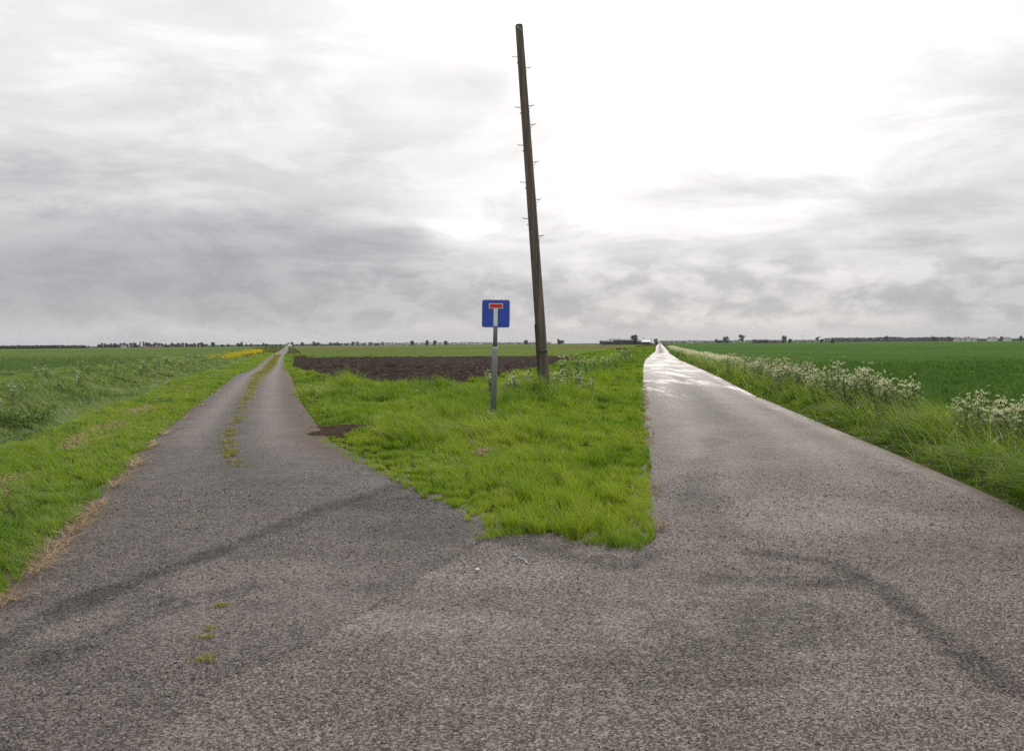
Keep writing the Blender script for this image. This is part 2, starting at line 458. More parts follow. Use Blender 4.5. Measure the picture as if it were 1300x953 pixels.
# short dab of blue spray paint on the road by the grass tip
bm = bmesh.new()
pa, pb = at(651, 702), at(673, 719)
d = (pb - pa); nrm = Vector((-d.y, d.x, 0)).normalized()
for i in range(26):
    tt = i / 25; c = pa + d * tt + nrm * random.uniform(-.012, .012)
    rr = random.uniform(.004, .013)
    if i % 5 == 3: continue
    zz = .0095 + (float(fbm(np.array([c.x]), np.array([c.y]), .35, 3)[0]) - .5) * .02
    vs = [bm.verts.new((c.x + rr * random.uniform(.5, 1.2) * math.cos(a), c.y + rr * random.uniform(.5, 1.2) * math.sin(a), zz + .0004 * i)) for a in [k * math.tau / 7 for k in range(7)]]
    bm.faces.new(vs)
bm_obj('paint_mark', bm, M['blue_paint'], ROAD)

# stone chippings standing proud of the worn surface near the viewer
def chips():
    n = 270000
    Y = 2.3 + 19 * RNG.random(n) ** 2.3; X = RNG.uniform(-1, 1, n) * (2.2 + .72 * Y)
    k = (RNG.random(n) > sstep(11, 21, Y)) & (X > XL(Y) + .12) & (X < XR(Y) - .05) & (island_d(X, Y) < -.02) & (np.abs(X) < .72 * Y + .8)
    X, Y = X[k], Y[k]
    k = RNG.random(len(X)) < .30 + .9 * sstep(.35, .65, fbm(X, Y, 1.3, 4, 6.))
    X, Y = X[k], Y[k]; n = len(X)
    left = np.where(Y < 6.4, X < SEAM(np.minimum(Y, 6.37)), X < XLR(Y) + .3)
    Z = np.where(left, 0., .006) + (fbm(X, Y, .35, 3) - .5) * .02
    r = RNG.uniform(.0030, .0068, n) * np.clip((Y / 4.) ** .5, .9, 1.6) * np.where(RNG.random(n) < .03, 1.6, 1)
    a0 = RNG.uniform(0, 6.28, n)
    V = np.empty((n, 2, 4, 3)); hh = r * RNG.uniform(.45, 1.0, n); ox = RNG.normal(0, .25, n) * r; oy = RNG.normal(0, .25, n) * r
    for j in range(4):
        a = a0 + j * 1.5708 + RNG.normal(0, .22, n); q = r * RNG.uniform(.75, 1.25, n); tq = q * RNG.uniform(.45, .8, n)
        V[:, 0, j] = np.stack([X + q * np.cos(a), Y + q * np.sin(a), Z - .003], -1)
        V[:, 1, j] = np.stack([X + ox + tq * np.cos(a), Y + oy + tq * np.sin(a), Z + hh * RNG.uniform(.7, 1.1, n)], -1)
    b = (np.arange(n) * 8)[:, None, None]
    q = np.array([[4, 5, 6, 7], [0, 1, 5, 4], [1, 2, 6, 5], [2, 3, 7, 6], [3, 0, 4, 7]])
    H5 = np.full(n, .5); la = left_attr(X, Y, H5); ra = right_attr(X, Y, H5)
    dk = np.where(left, la['dark'], ra['dark']); wn = np.where(left, la['worn'], ra['worn'])
    tint = np.clip(RNG.normal(.42, .22, n) - .08 * left - .28 * dk + .10 * wn, 0, 1)
    o = mesh_obj('stone_chippings', np_mesh('stone_chippings', V.reshape(-1, 3), (b + q[None]).reshape(-1, 4), np.repeat(tint, 5)))
    m, t, b_ = new_mat('chipping'); c = t.ramp(t.attr('tint'), [(0, (.022, .019, .017)), (.45, (.088, .076, .067)), (1, (.30, .265, .235))])
    t.l.new(c, b_.inputs['Base Color']); b_.inputs['Roughness'].default_value = .7; b_.inputs['Specular IOR Level'].default_value = .2
    o.data.materials.append(m)
    tag(o, 'stone chippings standing out of the worn tarmac in the foreground', 'chippings', kind='stuff')
chips()

# ------------------------------------------------------------------ fields
def left_keep(x, y): return (XL(y) - x > 10.6 + .5 * np.sin(y * .13)) & (y > 12)
def lf_z(X, Y):
    s = XL(Y) - X
    return .30 + .12 * (fbm(X, Y, .9, 4) - .5) + .10 * (fbm(X, Y, .05, 2) - .5) - .5 * (1 - sstep(10.2, 11.2, s)) - .12 * sstep(120, 400, Y)
xs = axis(-70, -12, .5, -2000, -11, 1.12)
o = grid(xs, axis(12, 140, .6, 11, 1300, 1.1), lf_z, 'left_field', M['left_crop'], keep=left_keep); tag(o, kind='structure')
def right_keep(x, y): return (x - XR(y) > 3.1) & (y > -2)
def rf_z(X, Y):
    s = X - XR(Y)
    return -.10 + .10 * (fbm(X, Y, .9, 4) - .5) - .3 * (1 - sstep(2.8, 3.6, s)) + .06 * sstep(100, 500, Y)
o = grid(axis(6, 60, .4, 5, 2000, 1.1), axis(2, 90, .5, 1, 1300, 1.1), rf_z, 'right_field', M['right_crop'], keep=right_keep); tag(o, kind='structure')

# ploughed patch with real clods
pxs = [p.x for p in PLOUGH]; pys = [p.y for p in PLOUGH]
def pl_z(X, Y):
    r = fbm(X, Y, 1.6, 5, 4.); r2 = np.abs(fbm(X, Y, 3.1, 3, 6.) - .5) * 2
    return -.12 + .42 * (r - .5) + .30 * (.5 - r2) + .03 * np.sin((X * .96 + Y * .28) * 5.2)
ys_ = np.concatenate([np.arange(min(pys) - .5, 60, .22), np.arange(60, max(pys) + 1, .5)])
o = grid(np.arange(min(pxs) - .5, max(pxs) + .5, .22), ys_, pl_z, 'ploughed_field', M['soil'], smooth=False, keep=lambda x, y: in_poly(PLOUGH, x, y))
tag(o, kind='structure')
# green field behind it, a narrow brown strip, and another green field to the horizon
def band(name, y0, y1, mat, z, ml=2.0, mr=4.0):
    ys = np.linspace(y0, y1, 40); u = np.linspace(0, 1, 60)
    A = XLR(ys)[:, None] + ml; B = XRL(ys)[:, None] - mr
    X = A + (B - A) * u[None, :]; Y = np.repeat(ys[:, None], 60, 1)
    Z = z + .10 * (fbm(X, Y, .2, 3) - .5) 
    V = np.stack([X, Y, Z], -1).reshape(-1, 3)
    i = (np.arange(59)[None, :] + 60 * np.arange(39)[:, None]).ravel()
    Q = np.stack([i, i + 1, i + 61, i + 60], -1)
    o = mesh_obj(name, np_mesh(name, V, Q, smooth=True), mat); tag(o, kind='structure')
band('middle_field', 96, 262, M['far_crop'], .05, 3.0, 9.0)
band('stubble_strip', 262, 330, M['far_brown'], .06, 3.0, 9.0)
band('far_field', 330, 1300, M['far_crop'], .05, 3.0, 9.0)

# muddy bare patch beside the left track
MC = at(432, 547); MRX, MRY = .78, 1.0
def mud_q(x, y): return np.hypot((x - MC.x) / MRX, (y - MC.y) / MRY) + (fbm(x, y, 2.2, 4, 2.) - .5) * 1.2
def mud_z(X, Y): return terrain(X, Y) + .09 * (1 - np.clip(mud_q(X, Y), 0, 2) ** 2) + .10 * (fbm(X, Y, 5.5, 4, 3.) - .5)
o = grid(np.arange(MC.x - 1.1, MC.x + 1.1, .035), np.arange(MC.y - 1.7, MC.y + 1.7, .05), mud_z, 'mud_patch', M['mud'], smooth=False, keep=lambda x, y: mud_q(x, y) < 1.25)
tag(o, kind='structure')

# ------------------------------------------------------------------ grass
def blade_mesh(P, h, w, laz, lb, tint, seg=2):
    n = len(P); S = seg + 1
    phi = RNG.uniform(0, math.tau, n)
    side = np.stack([np.cos(phi), np.sin(phi), 0 * phi], -1)
    lean = np.stack([np.cos(laz), np.sin(laz), 0 * laz], -1)
    V = np.empty((n, S, 2, 3), np.float32)
    for k in range(S):
        tt = k / seg
        c = P + lean * (h * lb * tt ** 1.7)[:, None]
        c[:, 2] += h * tt * (1 - .45 * np.minimum(lb, 1.2) * tt)
        ww = (w * (1 - tt) ** .8 + w * .08)[:, None] * .5
        V[:, k, 0] = c - side * ww; V[:, k, 1] = c + side * ww
    base = (np.arange(n) * S * 2)[:, None]
    q = np.array([[2 * k, 2 * k + 1, 2 * k + 3, 2 * k + 2] for k in range(seg)])
    Q = (base[:, :, None] + q[None]).reshape(-1, 4)
    return V.reshape(-1, 3), Q, np.repeat(tint, seg)

class Blades:
    def __init__(self): self.V = []; self.Q = []; self.T = []; self.n = 0
    def add(self, V, Q, T):
        self.V.append(V); self.Q.append(Q + self.n); self.T.append(T); self.n += len(V)
    def build(self, name, mat, smooth=False):
        me = np_mesh(name, np.concatenate(self.V), np.concatenate(self.Q), np.concatenate(self.T), smooth=smooth)
        return mesh_obj(name, me, mat)

WIND = math.pi * 1.03       # blown to the left
def scatter(B, y0, y1, xa, xb, mask, hfun, lai=2.0, tint0=.55, lean=(.2, .7), wmin=.0045, wk=.00095, hmean=.22, seg=2, tspread=.16, ybands=8, zf=terrain, tpatch=.8, windmix=.6, clump=1.0, zmin=-9, cvar=1.0):
    """fill the strip xa(Y)..xb(Y), Y from y0 to y1, with blades whose width grows with the distance they are looked at from"""
    edges = np.geomspace(y0 + 3, y1 + 3, ybands + 1) - 3
    for a, b in zip(edges[:-1], edges[1:]):
        ym = .5 * (a + b); w0 = max(wmin, ym * wk)
        L = xa(np.array([a, b])); Rr = xb(np.array([a, b]))
        lo, hi = min(L), max(Rr)
        n = int((hi - lo) * (b - a) * lai / (w0 * hmean * .6))
        x = RNG.uniform(lo, hi, n); y = RNG.uniform(a, b, n)
        k = (x > xa(y)) & (x < xb(y)); x, y = x[k], y[k]
        # only what the camera's surroundings can show
        k = np.abs(x) < .72 * (y + 4) + 2.5; x, y = x[k], y[k]
        k = mask(x, y) > RNG.random(len(x)); x, y = x[k], y[k]
        if not len(x): continue
        n = len(x)
        cs = (.15 + .009 * ym) * clump
        qx = (x * .83 + y * .56) / cs; qy = (y * .83 - x * .56) / cs
        ci = np.floor(qx).astype(int); cj = np.floor(qy).astype(int)
        best = np.full(n, 9.); bx = np.zeros(n); by = np.zeros(n); h2 = np.zeros(n); h3 = np.zeros(n)
        for a_ in (-1, 0, 1):
            for b_ in (-1, 0, 1):
                ii = ci + a_; jj = cj + b_
                px_ = ii + _T[ii & 255, jj & 255]; py_ = jj + _T[(ii + 91) & 255, (jj + 37) & 255]
                d2 = (qx - px_) ** 2 + (qy - py_) ** 2
                m_ = d2 < best
                best = np.where(m_, d2, best); bx = np.where(m_, px_, bx); by = np.where(m_, py_, by)
                h2 = np.where(m_, _T[(ii + 53) & 255, (jj + 119) & 255], h2); h3 = np.where(m_, _T[(ii + 13) & 255, (jj + 177) & 255], h3)
        dqx, dqy = (qx - bx) * cs, (qy - by) * cs
        dx = dqx * .83 - dqy * .56; dy = dqx * .56 + dqy * .83
        pull = .10 + .35 * h3
        x = x - dx * pull; y = y - dy * pull
        k = mask(x, y) > .25 * RNG.random(n)
        x, y, dx, dy, h2, h3 = x[k], y[k], dx[k], dy[k], h2[k], h3[k]; n = len(x)
        h = hfun(x, y) * RNG.uniform(.55, 1.2, n) * (1 + cvar * (-.45 + .95 * h3 * h3))
        P = np.stack([x, y, np.maximum(zf(x, y), zmin) - .01], -1)
        laz = np.where(RNG.random(n) < windmix, WIND + RNG.normal(0, .55, n), np.arctan2(dy, dx) + RNG.normal(0, .5, n))
        lb = RNG.uniform(lean[0], lean[1], n) * (.6 + .8 * fbm(x, y, 1.1, 2, 7.))
        t = tint0 + tpatch * (fbm(x, y, .45, 3, 2.) - .5) + .35 * (fbm(x, y, 2.3, 2, 4.) - .5) + RNG.normal(0, tspread * .6, n) + .26 * (h2 - .5)
        t = np.where(RNG.random(n) < .06, RNG.uniform(.85, 1, n), np.clip(t, 0, .84))
        B.add(*blade_mesh(P, h, w0 * RNG.uniform(.7, 1.4, n), laz, lb, t, seg))

# --- island between the roads
SPOTS = [(at(604, 562), .62, .42), (at(575, 545), .6, .18), (at(640, 552), .8, .22), (at(430, 610 + 18), .5, .10), (at(700, 560), .6, .14), (at(590, 540), .8, .20), (at(660, 538), .9, .16),
         (at(700, 512), 1.4, .30), (at(760, 488), 1.5, .20), (at(735, 494), 1.2, .16), (at(415, 500), 1.2, .30), (at(470, 500), 1.4, .2), (at(560, 500), 1.6, .18),
         (at(545, 560), .7, .12), (at(755, 690), .45, .07), (at(700, 672), .3, .06), (at(475, 622), .45, .12), (at(655, 600), .7, .05)]
STRAW = [(at(612, 583), .11, .10), (at(548, 533), .10, .10), (at(601, 568), .12, .10)]
def isl_h(x, y):
    d = island_d(x, y)
    er = 1 - sstep(.3, .9, np.minimum(XRL(y) - x, y - TIP(x) + .2))
    h = .085 + .075 * er + .21 * sstep(.1, 1.2, d) * np.clip(-.15 + 2.2 * (fbm(x, y, .9, 3, 1.) - .2), .1, 2) + .05 * sstep(9, 20, y)
    for c, r, a in SPOTS:
        h = h + a * np.exp(-(((x - c.x) / r) ** 2 + ((y - c.y) / (r * 1.1)) ** 2))
    for c, rx, ry in STRAW:
        h = h * (1 - .7 * np.exp(-(((x - c.x) / rx) ** 2 + ((y - c.y) / (ry * 3)) ** 2)))
    h = h * (1 - .62 * np.exp(-(((x + .42) / .55) ** 2 + ((y - 15.9) / 1.5) ** 2)))
    lm = 1 - sstep(.0, 1.6, x - XLR(y))                  # worn low turf along the left track
    return h * (1 - .55 * lm * sstep(9, 12, y))
def isl_mask(x, y):
    d = island_d(x, y) + wob(x, y, .07) + wob(x * 3.1, y * 3.1, .05)
    k = sstep(-.09, .0, d) * (.72 + .28 * sstep(.3, .55, fbm(x, y, 2.6, 2, 9.)))
    k = k * (1 - .95 * (1 - sstep(.7, 1.15, mud_q(x, y)))) * (~in_poly(PLOUGH, x, y))
    lm = 1 - sstep(.1, .9, x - XLR(y) + wob(x, y, .3))
    k = k * (1 - .6 * lm * sstep(9.5, 12, y))
    for c, rx, ry in STRAW[:1]:
        k = k * (1 - .75 * np.exp(-(((x - c.x) / rx) ** 2 + ((y - c.y) / (ry * 3)) ** 2)))
    return k
B = Blades()
scatter(B, 5.9, 14, lambda Y: np.where(Y < 7.2, -.5, XLR(Y)), XRL, isl_mask, isl_h, lai=2.6, tint0=.60, seg=3, wmin=.0055, hmean=.19, ybands=6, zmin=0)
scatter(B, 14, 48, XLR, XRL, isl_mask, isl_h, lai=2.2, tint0=.57, hmean=.22, ybands=8)
scatter(B, 48, 130, lambda Y: XLR(Y), lambda Y: XLR(Y) + 3.5, isl_mask, lambda x, y: .22 + 0 * x, lai=1.5, tint0=.55, ybands=5)
scatter(B, 48, 240, lambda Y: XRL(Y) - 9.6, lambda Y: XRL(Y), isl_mask, lambda x, y: .30 + 0 * x, lai=1.5, tint0=.52, ybands=6)
# pale bent seed stalks over the tussocks
for c, r, a in SPOTS:
    if a < .12: continue
    n = int(170 * r)
    x = c.x + RNG.normal(0, r * .6, n); y = c.y + RNG.normal(0, r * .6, n)
    k = (island_d(x, y) > .2) & ~in_poly(PLOUGH, x, y); x, y = x[k], y[k]; n = len(x)
    B.add(*blade_mesh(np.stack([x, y, terrain(x, y)], -1), RNG.uniform(.30, .55, n) * (.6 + a * 1.6), np.maximum(.005, y * .0007), WIND + RNG.normal(0, .4, n), RNG.uniform(.5, 1.1, n), RNG.uniform(.8, 1, n), 3))
o = B.build('island_grass', M['grass']); tag(o, 'bright green wind-blown grass filling the wedge between the two roads', 'grass', kind='stuff')

# --- left verge: low bright turf, then long cooler grass on the ditch sides
def lv_mask(x, y):
    s = XL(y) - x + wob(x, y, .12) + wob(x * 3, y * 3, .06)
    dry = np.exp(-((s - 1.25) / .22) ** 2) * sstep(.40, .6, fbm(x, y, .55, 3, 6.))
    return sstep(-.02, .14, s) * (1 - .85 * dry) * (.75 + .25 * sstep(.3, .55, fbm(x, y, 2.2, 2, 3.)))
def lv_h(x, y):
    s = XL(y) - x
    return .11 + .05 * fbm(x, y, 1.5, 2) + .12 * sstep(.9, 2.0, s) * fbm(x, y, .9, 2)
B = Blades()
scatter(B, 3.5, 16, lambda Y: XL(Y) - 2.1, lambda Y: XL(Y) + .06, lv_mask, lv_h, lai=2.5, tint0=.64, seg=3, wmin=.0055, hmean=.15, ybands=6, cvar=.35, tpatch=.45)
scatter(B, 16, 160, lambda Y: XL(Y) - 2.3, lambda Y: XL(Y) + .06, lv_mask, lv_h, lai=1.9, tint0=.64, hmean=.17, ybands=9, cvar=.35, tpatch=.45)
scatter(B, 14, 130, lambda Y: XL(Y) - 10.6, lambda Y: XL(Y) - 8.3, lambda x, y: .9 + 0 * x, lambda x, y: .12 + .06 * fbm(x, y, 1., 2), lai=1.5, tint0=.66, hmean=.15, ybands=7)
o = B.build('verge_grass', M['grass']); tag(o, 'short bright verge grass along the left edge of the left track', 'grass', kind='stuff')
B = Blades()
def ld_h(x, y):
    s = XL(y) - x
    return (.14 + .52 * np.clip(fbm(x, y, .8, 3, 4.) - .12, 0, 1)) * (.6 + .4 * sstep(1.6, 3.0, s)) * (1 - .72 * sstep(7.9, 8.8, s))
def ld_mask(x, y): 
    s = XL(y) - x
    return (.65 + .35 * sstep(.35, .55, fbm(x, y, 1.3, 2, 5.))) * sstep(1.5, 2.3, s) 
scatter(B, 3.5, 22, lambda Y: XL(Y) - 11, lambda Y: XL(Y) - 1.5, ld_mask, ld_h, lai=2.2, tint0=.56, hmean=.36, lean=(.4, 1.1), ybands=6, tpatch=.7, tspread=.25)
scatter(B, 22, 150, lambda Y: XL(Y) - 11, lambda Y: XL(Y) - 1.5, ld_mask, ld_h, lai=1.7, tint0=.58, hmean=.36, lean=(.4, 1.0), ybands=8, tpatch=.7, tspread=.25)
o = B.build('ditch_grass', M['grass_cool']); tag(o, 'long cool green grass on both banks of the ditch left of the track', 'grass', kind='stuff')

# --- right verge: rank tall grass combed over by the wind
def rv_mask(x, y):
    s = x - XR(y) + wob(x, y, .14) + wob(x * 3, y * 3, .09)
    return sstep(-.04, .10, s) * (.7 + .3 * sstep(.35, .55, fbm(x, y, 1.6, 2, 3.)))
def rv_h(x, y):
    s = x - XR(y)
    return .06 + (.40 + .16 * (1 - sstep(11, 16, y))) * sstep(.22, .85, s) * np.clip(-.1 + 2.0 * fbm(x, y, 1.0, 3, 2.) , .2, 2) * (1 - .5 * sstep(2.0, 3.2, s))
B = Blades()
scatter(B, 3.5, 17, lambda Y: XR(Y) - .05, lambda Y: XR(Y) + 3.4, rv_mask, rv_h, lai=2.5, tint0=.56, seg=3, wmin=.0065, hmean=.36, lean=(.5, 1.5), ybands=6, tpatch=.9, tspread=.25)
scatter(B, 17, 60, lambda Y: XR(Y) - .05, lambda Y: XR(Y) + 3.4, rv_mask, rv_h, lai=2.0, tint0=.54, hmean=.34, lean=(.3, .9), ybands=6)
scatter(B, 60, 260, lambda Y: XR(Y) - .05, lambda Y: XR(Y) + 3.4, rv_mask, rv_h, lai=1.4, tint0=.5, hmean=.34, ybands=6)
n = 5200                                                        # pale seed stalks among the cow parsley
y = 7.5 + RNG.random(n) ** 1.4 * 60; x = XR(y) + RNG.normal(1.5, .45, n)
B.add(*blade_mesh(np.stack([x, y, terrain(x, y)], -1), RNG.uniform(.45, .85, n), np.maximum(.005, y * .0007), WIND + RNG.normal(0, .5, n), RNG.uniform(.3, .8, n), RNG.uniform(.6, 1, n), 3))
o = B.build('tall_verge_grass', M['grass_tall']); tag(o, 'tall rank grass combed over by wind along the right road', 'grass', kind='stuff')

# --- crops, only their nearer part as blades
B = Blades()
scatter(B, 14, 110, lambda Y: XL(Y) - 70, lambda Y: XL(Y) - 10.4, lambda x, y: .9 * (1 - sstep(30, 110, y)), lambda x, y: .34 + .06 * fbm(x, y, .5, 2), lai=.85, tint0=.5, hmean=.34, wk=.0013, lean=(.05, .4), ybands=8,
        zf=lambda x, y: np.where(XL(y) - x < 11.6, .02, .16), tpatch=.4)
o = B.build('young_cereal', M['crop_left']); tag(o, 'young green cereal crop in the field left of the ditch', 'crop', kind='stuff')
B = Blades()
scatter(B, 6, 80, lambda Y: XR(Y) + 3.0, lambda Y: XR(Y) + 55, lambda x, y: .9 * (1 - sstep(25, 80, y)), lambda x, y: .26 + .05 * fbm(x, y, .5, 2), lai=.8, tint0=.45, hmean=.26, wk=.0013, lean=(.05, .4), ybands=8,
        zf=lambda x, y: np.where(x - XR(y) < 3.7, -.38, -.18), tpatch=.4)
o = B.build('dark_cereal', M['crop_right']); tag(o, 'dark green cereal crop in the large field on the right', 'crop', kind='stuff')

# --- dry straw by the left track and in the island
B = Blades()
n = 5200
y = 3.4 + RNG.random(n) ** 1.6 * 26; s = RNG.normal(-.02, .035, n)
k = fbm(np.full(n, 2.), y, 1.2, 3) > .47 + .12 * RNG.random(n) + .06 * sstep(8, 12, y); y, s = y[k], s[k]; n = len(y)
x = XL(y) - s
B.add(*blade_mesh(np.stack([x, y, np.maximum(terrain(x, y), 0) + .015], -1), RNG.uniform(.04, .14, n), np.maximum(.004, y * .0008), RNG.uniform(0, 6.28, n), RNG.uniform(1.5, 4, n), RNG.random(n), 2))
n = 15000
y = 4 + RNG.random(n) * 46; s = RNG.normal(1.25, .2, n); x = XL(y) - s
k = fbm(x, y, .55, 3, 6.) > .48 + .06 * RNG.random(n); x, y = x[k], y[k]; n = len(x)
B.add(*blade_mesh(np.stack([x, y, terrain(x, y) + .02], -1), RNG.uniform(.04, .13, n), np.maximum(.005, y * .001), RNG.uniform(0, 6.28, n), RNG.uniform(1.2, 3.5, n), RNG.random(n), 2))
n = 2600
y = 6.6 + RNG.random(n) ** 1.5 * 26; x = XRL(y) - RNG.normal(-.03, .05, n)
k = fbm(x, y, .9, 3, 2.) > .46 + .14 * RNG.random(n); x, y = x[k], y[k]; n = len(x)
B.add(*blade_mesh(np.stack([x, y, np.full(n, .02)], -1), RNG.uniform(.03, .09, n), np.maximum(.004, y * .0008), RNG.uniform(0, 6.28, n), RNG.uniform(.6, 3, n), RNG.random(n) * .5, 2))
for c, rx, ry in STRAW:
    n = 130
    x = c.x + RNG.normal(0, rx * .6, n); y = c.y + RNG.normal(0, ry * 1.4, n)
    B.add(*blade_mesh(np.stack([x, y, terrain(x, y) + .04], -1), RNG.uniform(.05, .16, n), np.full(n, .011), RNG.uniform(0, 6.28, n), RNG.uniform(.8, 3, n), RNG.random(n) * .8, 2))
o = B.build('dry_straw', M['straw']); tag(o, 'dry tan straw lying along the verge of the left track', 'straw', kind='stuff')

# --- moss and low weeds down the middle of the left track and in cracks
B = Blades()
n = 30000
y = 9.5 + RNG.random(n) ** 1.25 * 120
u = .46 + .05 * (fbm(y, 0 * y, .5, 2) - .5) + RNG.normal(0, 1, n) * (.022 + .075 * sstep(12, 60, y))
x = XL(y) + (XLR(y) - XL(y)) * u
k = fbm(x * 1.6, y * .9, 2.6, 4, 4.) > (.585 - .15 * sstep(12, 55, y)) + .09 * RNG.normal(0, 1, n) ; x, y = x[k], y[k]; n = len(x)
B.add(*blade_mesh(np.stack([x, y, np.full(n, .02)], -1), RNG.uniform(.02, .06, n), np.maximum(.007, y * .0014), RNG.uniform(0, 6.28, n), RNG.uniform(.3, 1.6, n), RNG.random(n), 2))
for (px, py, r, n) in ((280, 770, .035, 80), (266, 800, .03, 40), (262, 810, .025, 40), (258, 838, .04, 80), (292, 575, .10, 90), (288, 556, .08, 90), (298, 545, .08, 60), (300, 592, .10, 40), (294, 566, .12, 110)):
    c = at(px, py)
    x = c.x + RNG.normal(0, r * .7, n); y = c.y + RNG.normal(0, r * .6, n)
    B.add(*blade_mesh(np.stack([x, y, np.full(n, .008)], -1), RNG.uniform(.012, .035, n), np.full(n, max(.006, c.y * .0012)), RNG.uniform(0, 6.28, n), RNG.uniform(.3, 2, n), RNG.random(n), 2))
o = B.build('moss', M['moss']); tag(o, 'yellow-green moss and weeds down the middle of the left track', 'moss', kind='stuff')

# ------------------------------------------------------------------ quads pointing anywhere: leaves, petals
def cards(C, size, tint, up=.5, aspect=1.0):
    n = len(C)
    nr = RNG.normal(0, 1, (n, 3)); nr[:, 2] = np.abs(nr[:, 2]) + up
    nr /= np.linalg.norm(nr, axis=1)[:, None]
    r = RNG.normal(0, 1, (n, 3)); a = np.cross(nr, r); a /= np.linalg.norm(a, axis=1)[:, None]
    b = np.cross(nr, a)
    s = np.asarray(size)[:, None] * .5
    a = a * s * aspect; b = b * s
    V = np.stack([C - a, C - b * .9, C + a, C + b * .9], 1).reshape(-1, 3)
    Q = np.arange(4 * n).reshape(-1, 4)
    return V, Q, tint

def tube(bm, pts, r0, r1, n=5):
    rings = []
    for i, p in enumerate(pts):
        p = Vector(p); d = (Vector(pts[min(i + 1, len(pts) - 1)]) - Vector(pts[max(i - 1, 0)])).normalized()
        a = d.orthogonal().normalized(); b = d.cross(a)
        r = r0 + (r1 - r0) * i / (len(pts) - 1)
        rings.append([bm.verts.new(p + (a * math.cos(k * math.tau / n) + b * math.sin(k * math.tau / n)) * r) for k in range(n)])
    for A, Bq in zip(rings[:-1], rings[1:]):
        for k in range(n): bm.faces.new((A[k], A[(k + 1) % n], Bq[(k + 1) % n], Bq[k]))
    bm.faces.new(rings[-1]); bm.faces.new(rings[0][::-1])

# ------------------------------------------------------------------ cow parsley
def make_parsley(height, stems, rich):
    root = empty('cow_parsley')
    bs = bmesh.new(); F_ = Blades(); L_ = Blades()
    for s in range(stems):
        a = random.uniform(0, 6.28); h = height * random.uniform(.72, 1.05)
        sp = random.uniform(.05, .22) * height
        top = Vector((math.cos(a) * sp - .08 * height, math.sin(a) * sp, h))
        base = Vector((math.cos(a) * .03, math.sin(a) * .03, -.03)); mid = base.lerp(top, .5) + Vector((-.03, 0, .05))
        tube(bs, [base, mid, top], .006, .003, 4)
        heads = [top]
        for q in range(rich - 1):
            f = random.uniform(.62, .95); st = base.lerp(top, f)
            e = st + Vector((random.uniform(-.16, .16), random.uniform(-.16, .16), random.uniform(.06, .20))) * height
            tube(bs, [st, st.lerp(e, .5) + Vector((0, 0, -.01)), e], .0035, .002, 3); heads.append(e)
        for e in heads:
            R_ = random.uniform(.024, .046); k = 15; tl = random.uniform(0, 6.28)
            rr = R_ * np.sqrt(RNG.random(k)); aa = RNG.uniform(0, 6.28, k)
            C = np.stack([e.x + rr * np.cos(aa), e.y + rr * np.sin(aa), e.z + .020 - (rr / R_) ** 2 * .030 - rr * np.cos(aa - tl) * .5 + RNG.normal(0, .007, k)], -1)
            F_.add(*cards(C, RNG.uniform(.011, .021, k), np.clip(RNG.normal(.5, .25, k), 0, 1), .15))
        n = 100
        f = RNG.random(n) ** 1.1 * .85
        C = np.stack([base.x + (top.x - base.x) * f + RNG.normal(0, .10, n) * height, base.y + (top.y - base.y) * f + RNG.normal(0, .10, n) * height, h * f + RNG.normal(.03, .03, n)], -1)
        L_.add(*cards(C, RNG.uniform(.035, .085, n), np.clip(RNG.normal(.5, .25, n), 0, 1), .4, .4))
    bm_obj('stem', bs, M['parsley_leaf'], root)
    f = F_.build('flower_head', M['parsley_flower']); f.parent = root
    l = L_.build('foliage', M['parsley_leaf']); l.parent = root
    return root
protos = [make_parsley(.85, 4, 5), make_parsley(.95, 5, 4), make_parsley(.7, 4, 4), make_parsley(.8, 3, 6)]
used = set()
def put_parsley(x, y, scale, label, group):
    i = random.randrange(4)
    if i in used: o = copy_tree(protos[i])
    else: o = protos[i]; used.add(i)
    z = float(terrain(np.array([x], float), np.array([y], float))[0])
    o.location = (x, y, z); o.rotation_euler = (0, random.uniform(-.25, .05), random.uniform(-.5, .5)); o.scale = (scale,) * 3
    tag(o, label, 'cow parsley', group)
n_cp = 0
lab = 'white-flowering cow parsley in the long dense bank beside the right road'
while n_cp < 122:                                             # long bank
    y = 14.2 + random.random() ** 1.25 * 27; x = float(XR(y)) + random.gauss(1.45, .30)
    put_parsley(x, y, random.uniform(.55, .85) + .45 * float(fbm(np.array([x]), np.array([y]), .45, 2)[0]), lab, 'cow parsley bank along the right road'); n_cp += 1
lab = 'white cow parsley in the loose clump nearest the right edge, past the gap'
for i in range(34):
    y = random.uniform(7.8, 11.6); x = float(XR(y)) + random.gauss(1.75, .35)
    put_parsley(x, y, random.uniform(.72, 1.0), lab, 'cow parsley clump nearest the camera on the right verge')
lab = 'white cow parsley crowded round the foot of the leaning wooden pole'
for i in range(34):
    a = random.uniform(0, 6.28); r = random.uniform(.3, 1.6)
    put_parsley(.85 + r * math.cos(a) * 1.0, 22.3 + r * math.sin(a) * .9, random.uniform(.52, .75) + .16 * (math.sin(a) > 0), lab, 'cow parsley at the foot of the pole')
lab = 'tall cow parsley standing alone in grass just right of the wooden pole'
c = at(719, 488); put_parsley(c.x, c.y, 1.5, lab, None)
lab = 'cow parsley scattered through the grass between the pole and the right road'
for px, py in ((757, 480), (768, 478), (775, 474), (785, 472), (748, 484), (790, 461), (800, 458), (796, 460), (805, 462), (735, 482)):
    c = at(px, py); put_parsley(c.x, c.y, random.uniform(.9, 1.2), lab, 'cow parsley between pole and right road')
lab = 'cow parsley growing on the ditch bank left of the track'
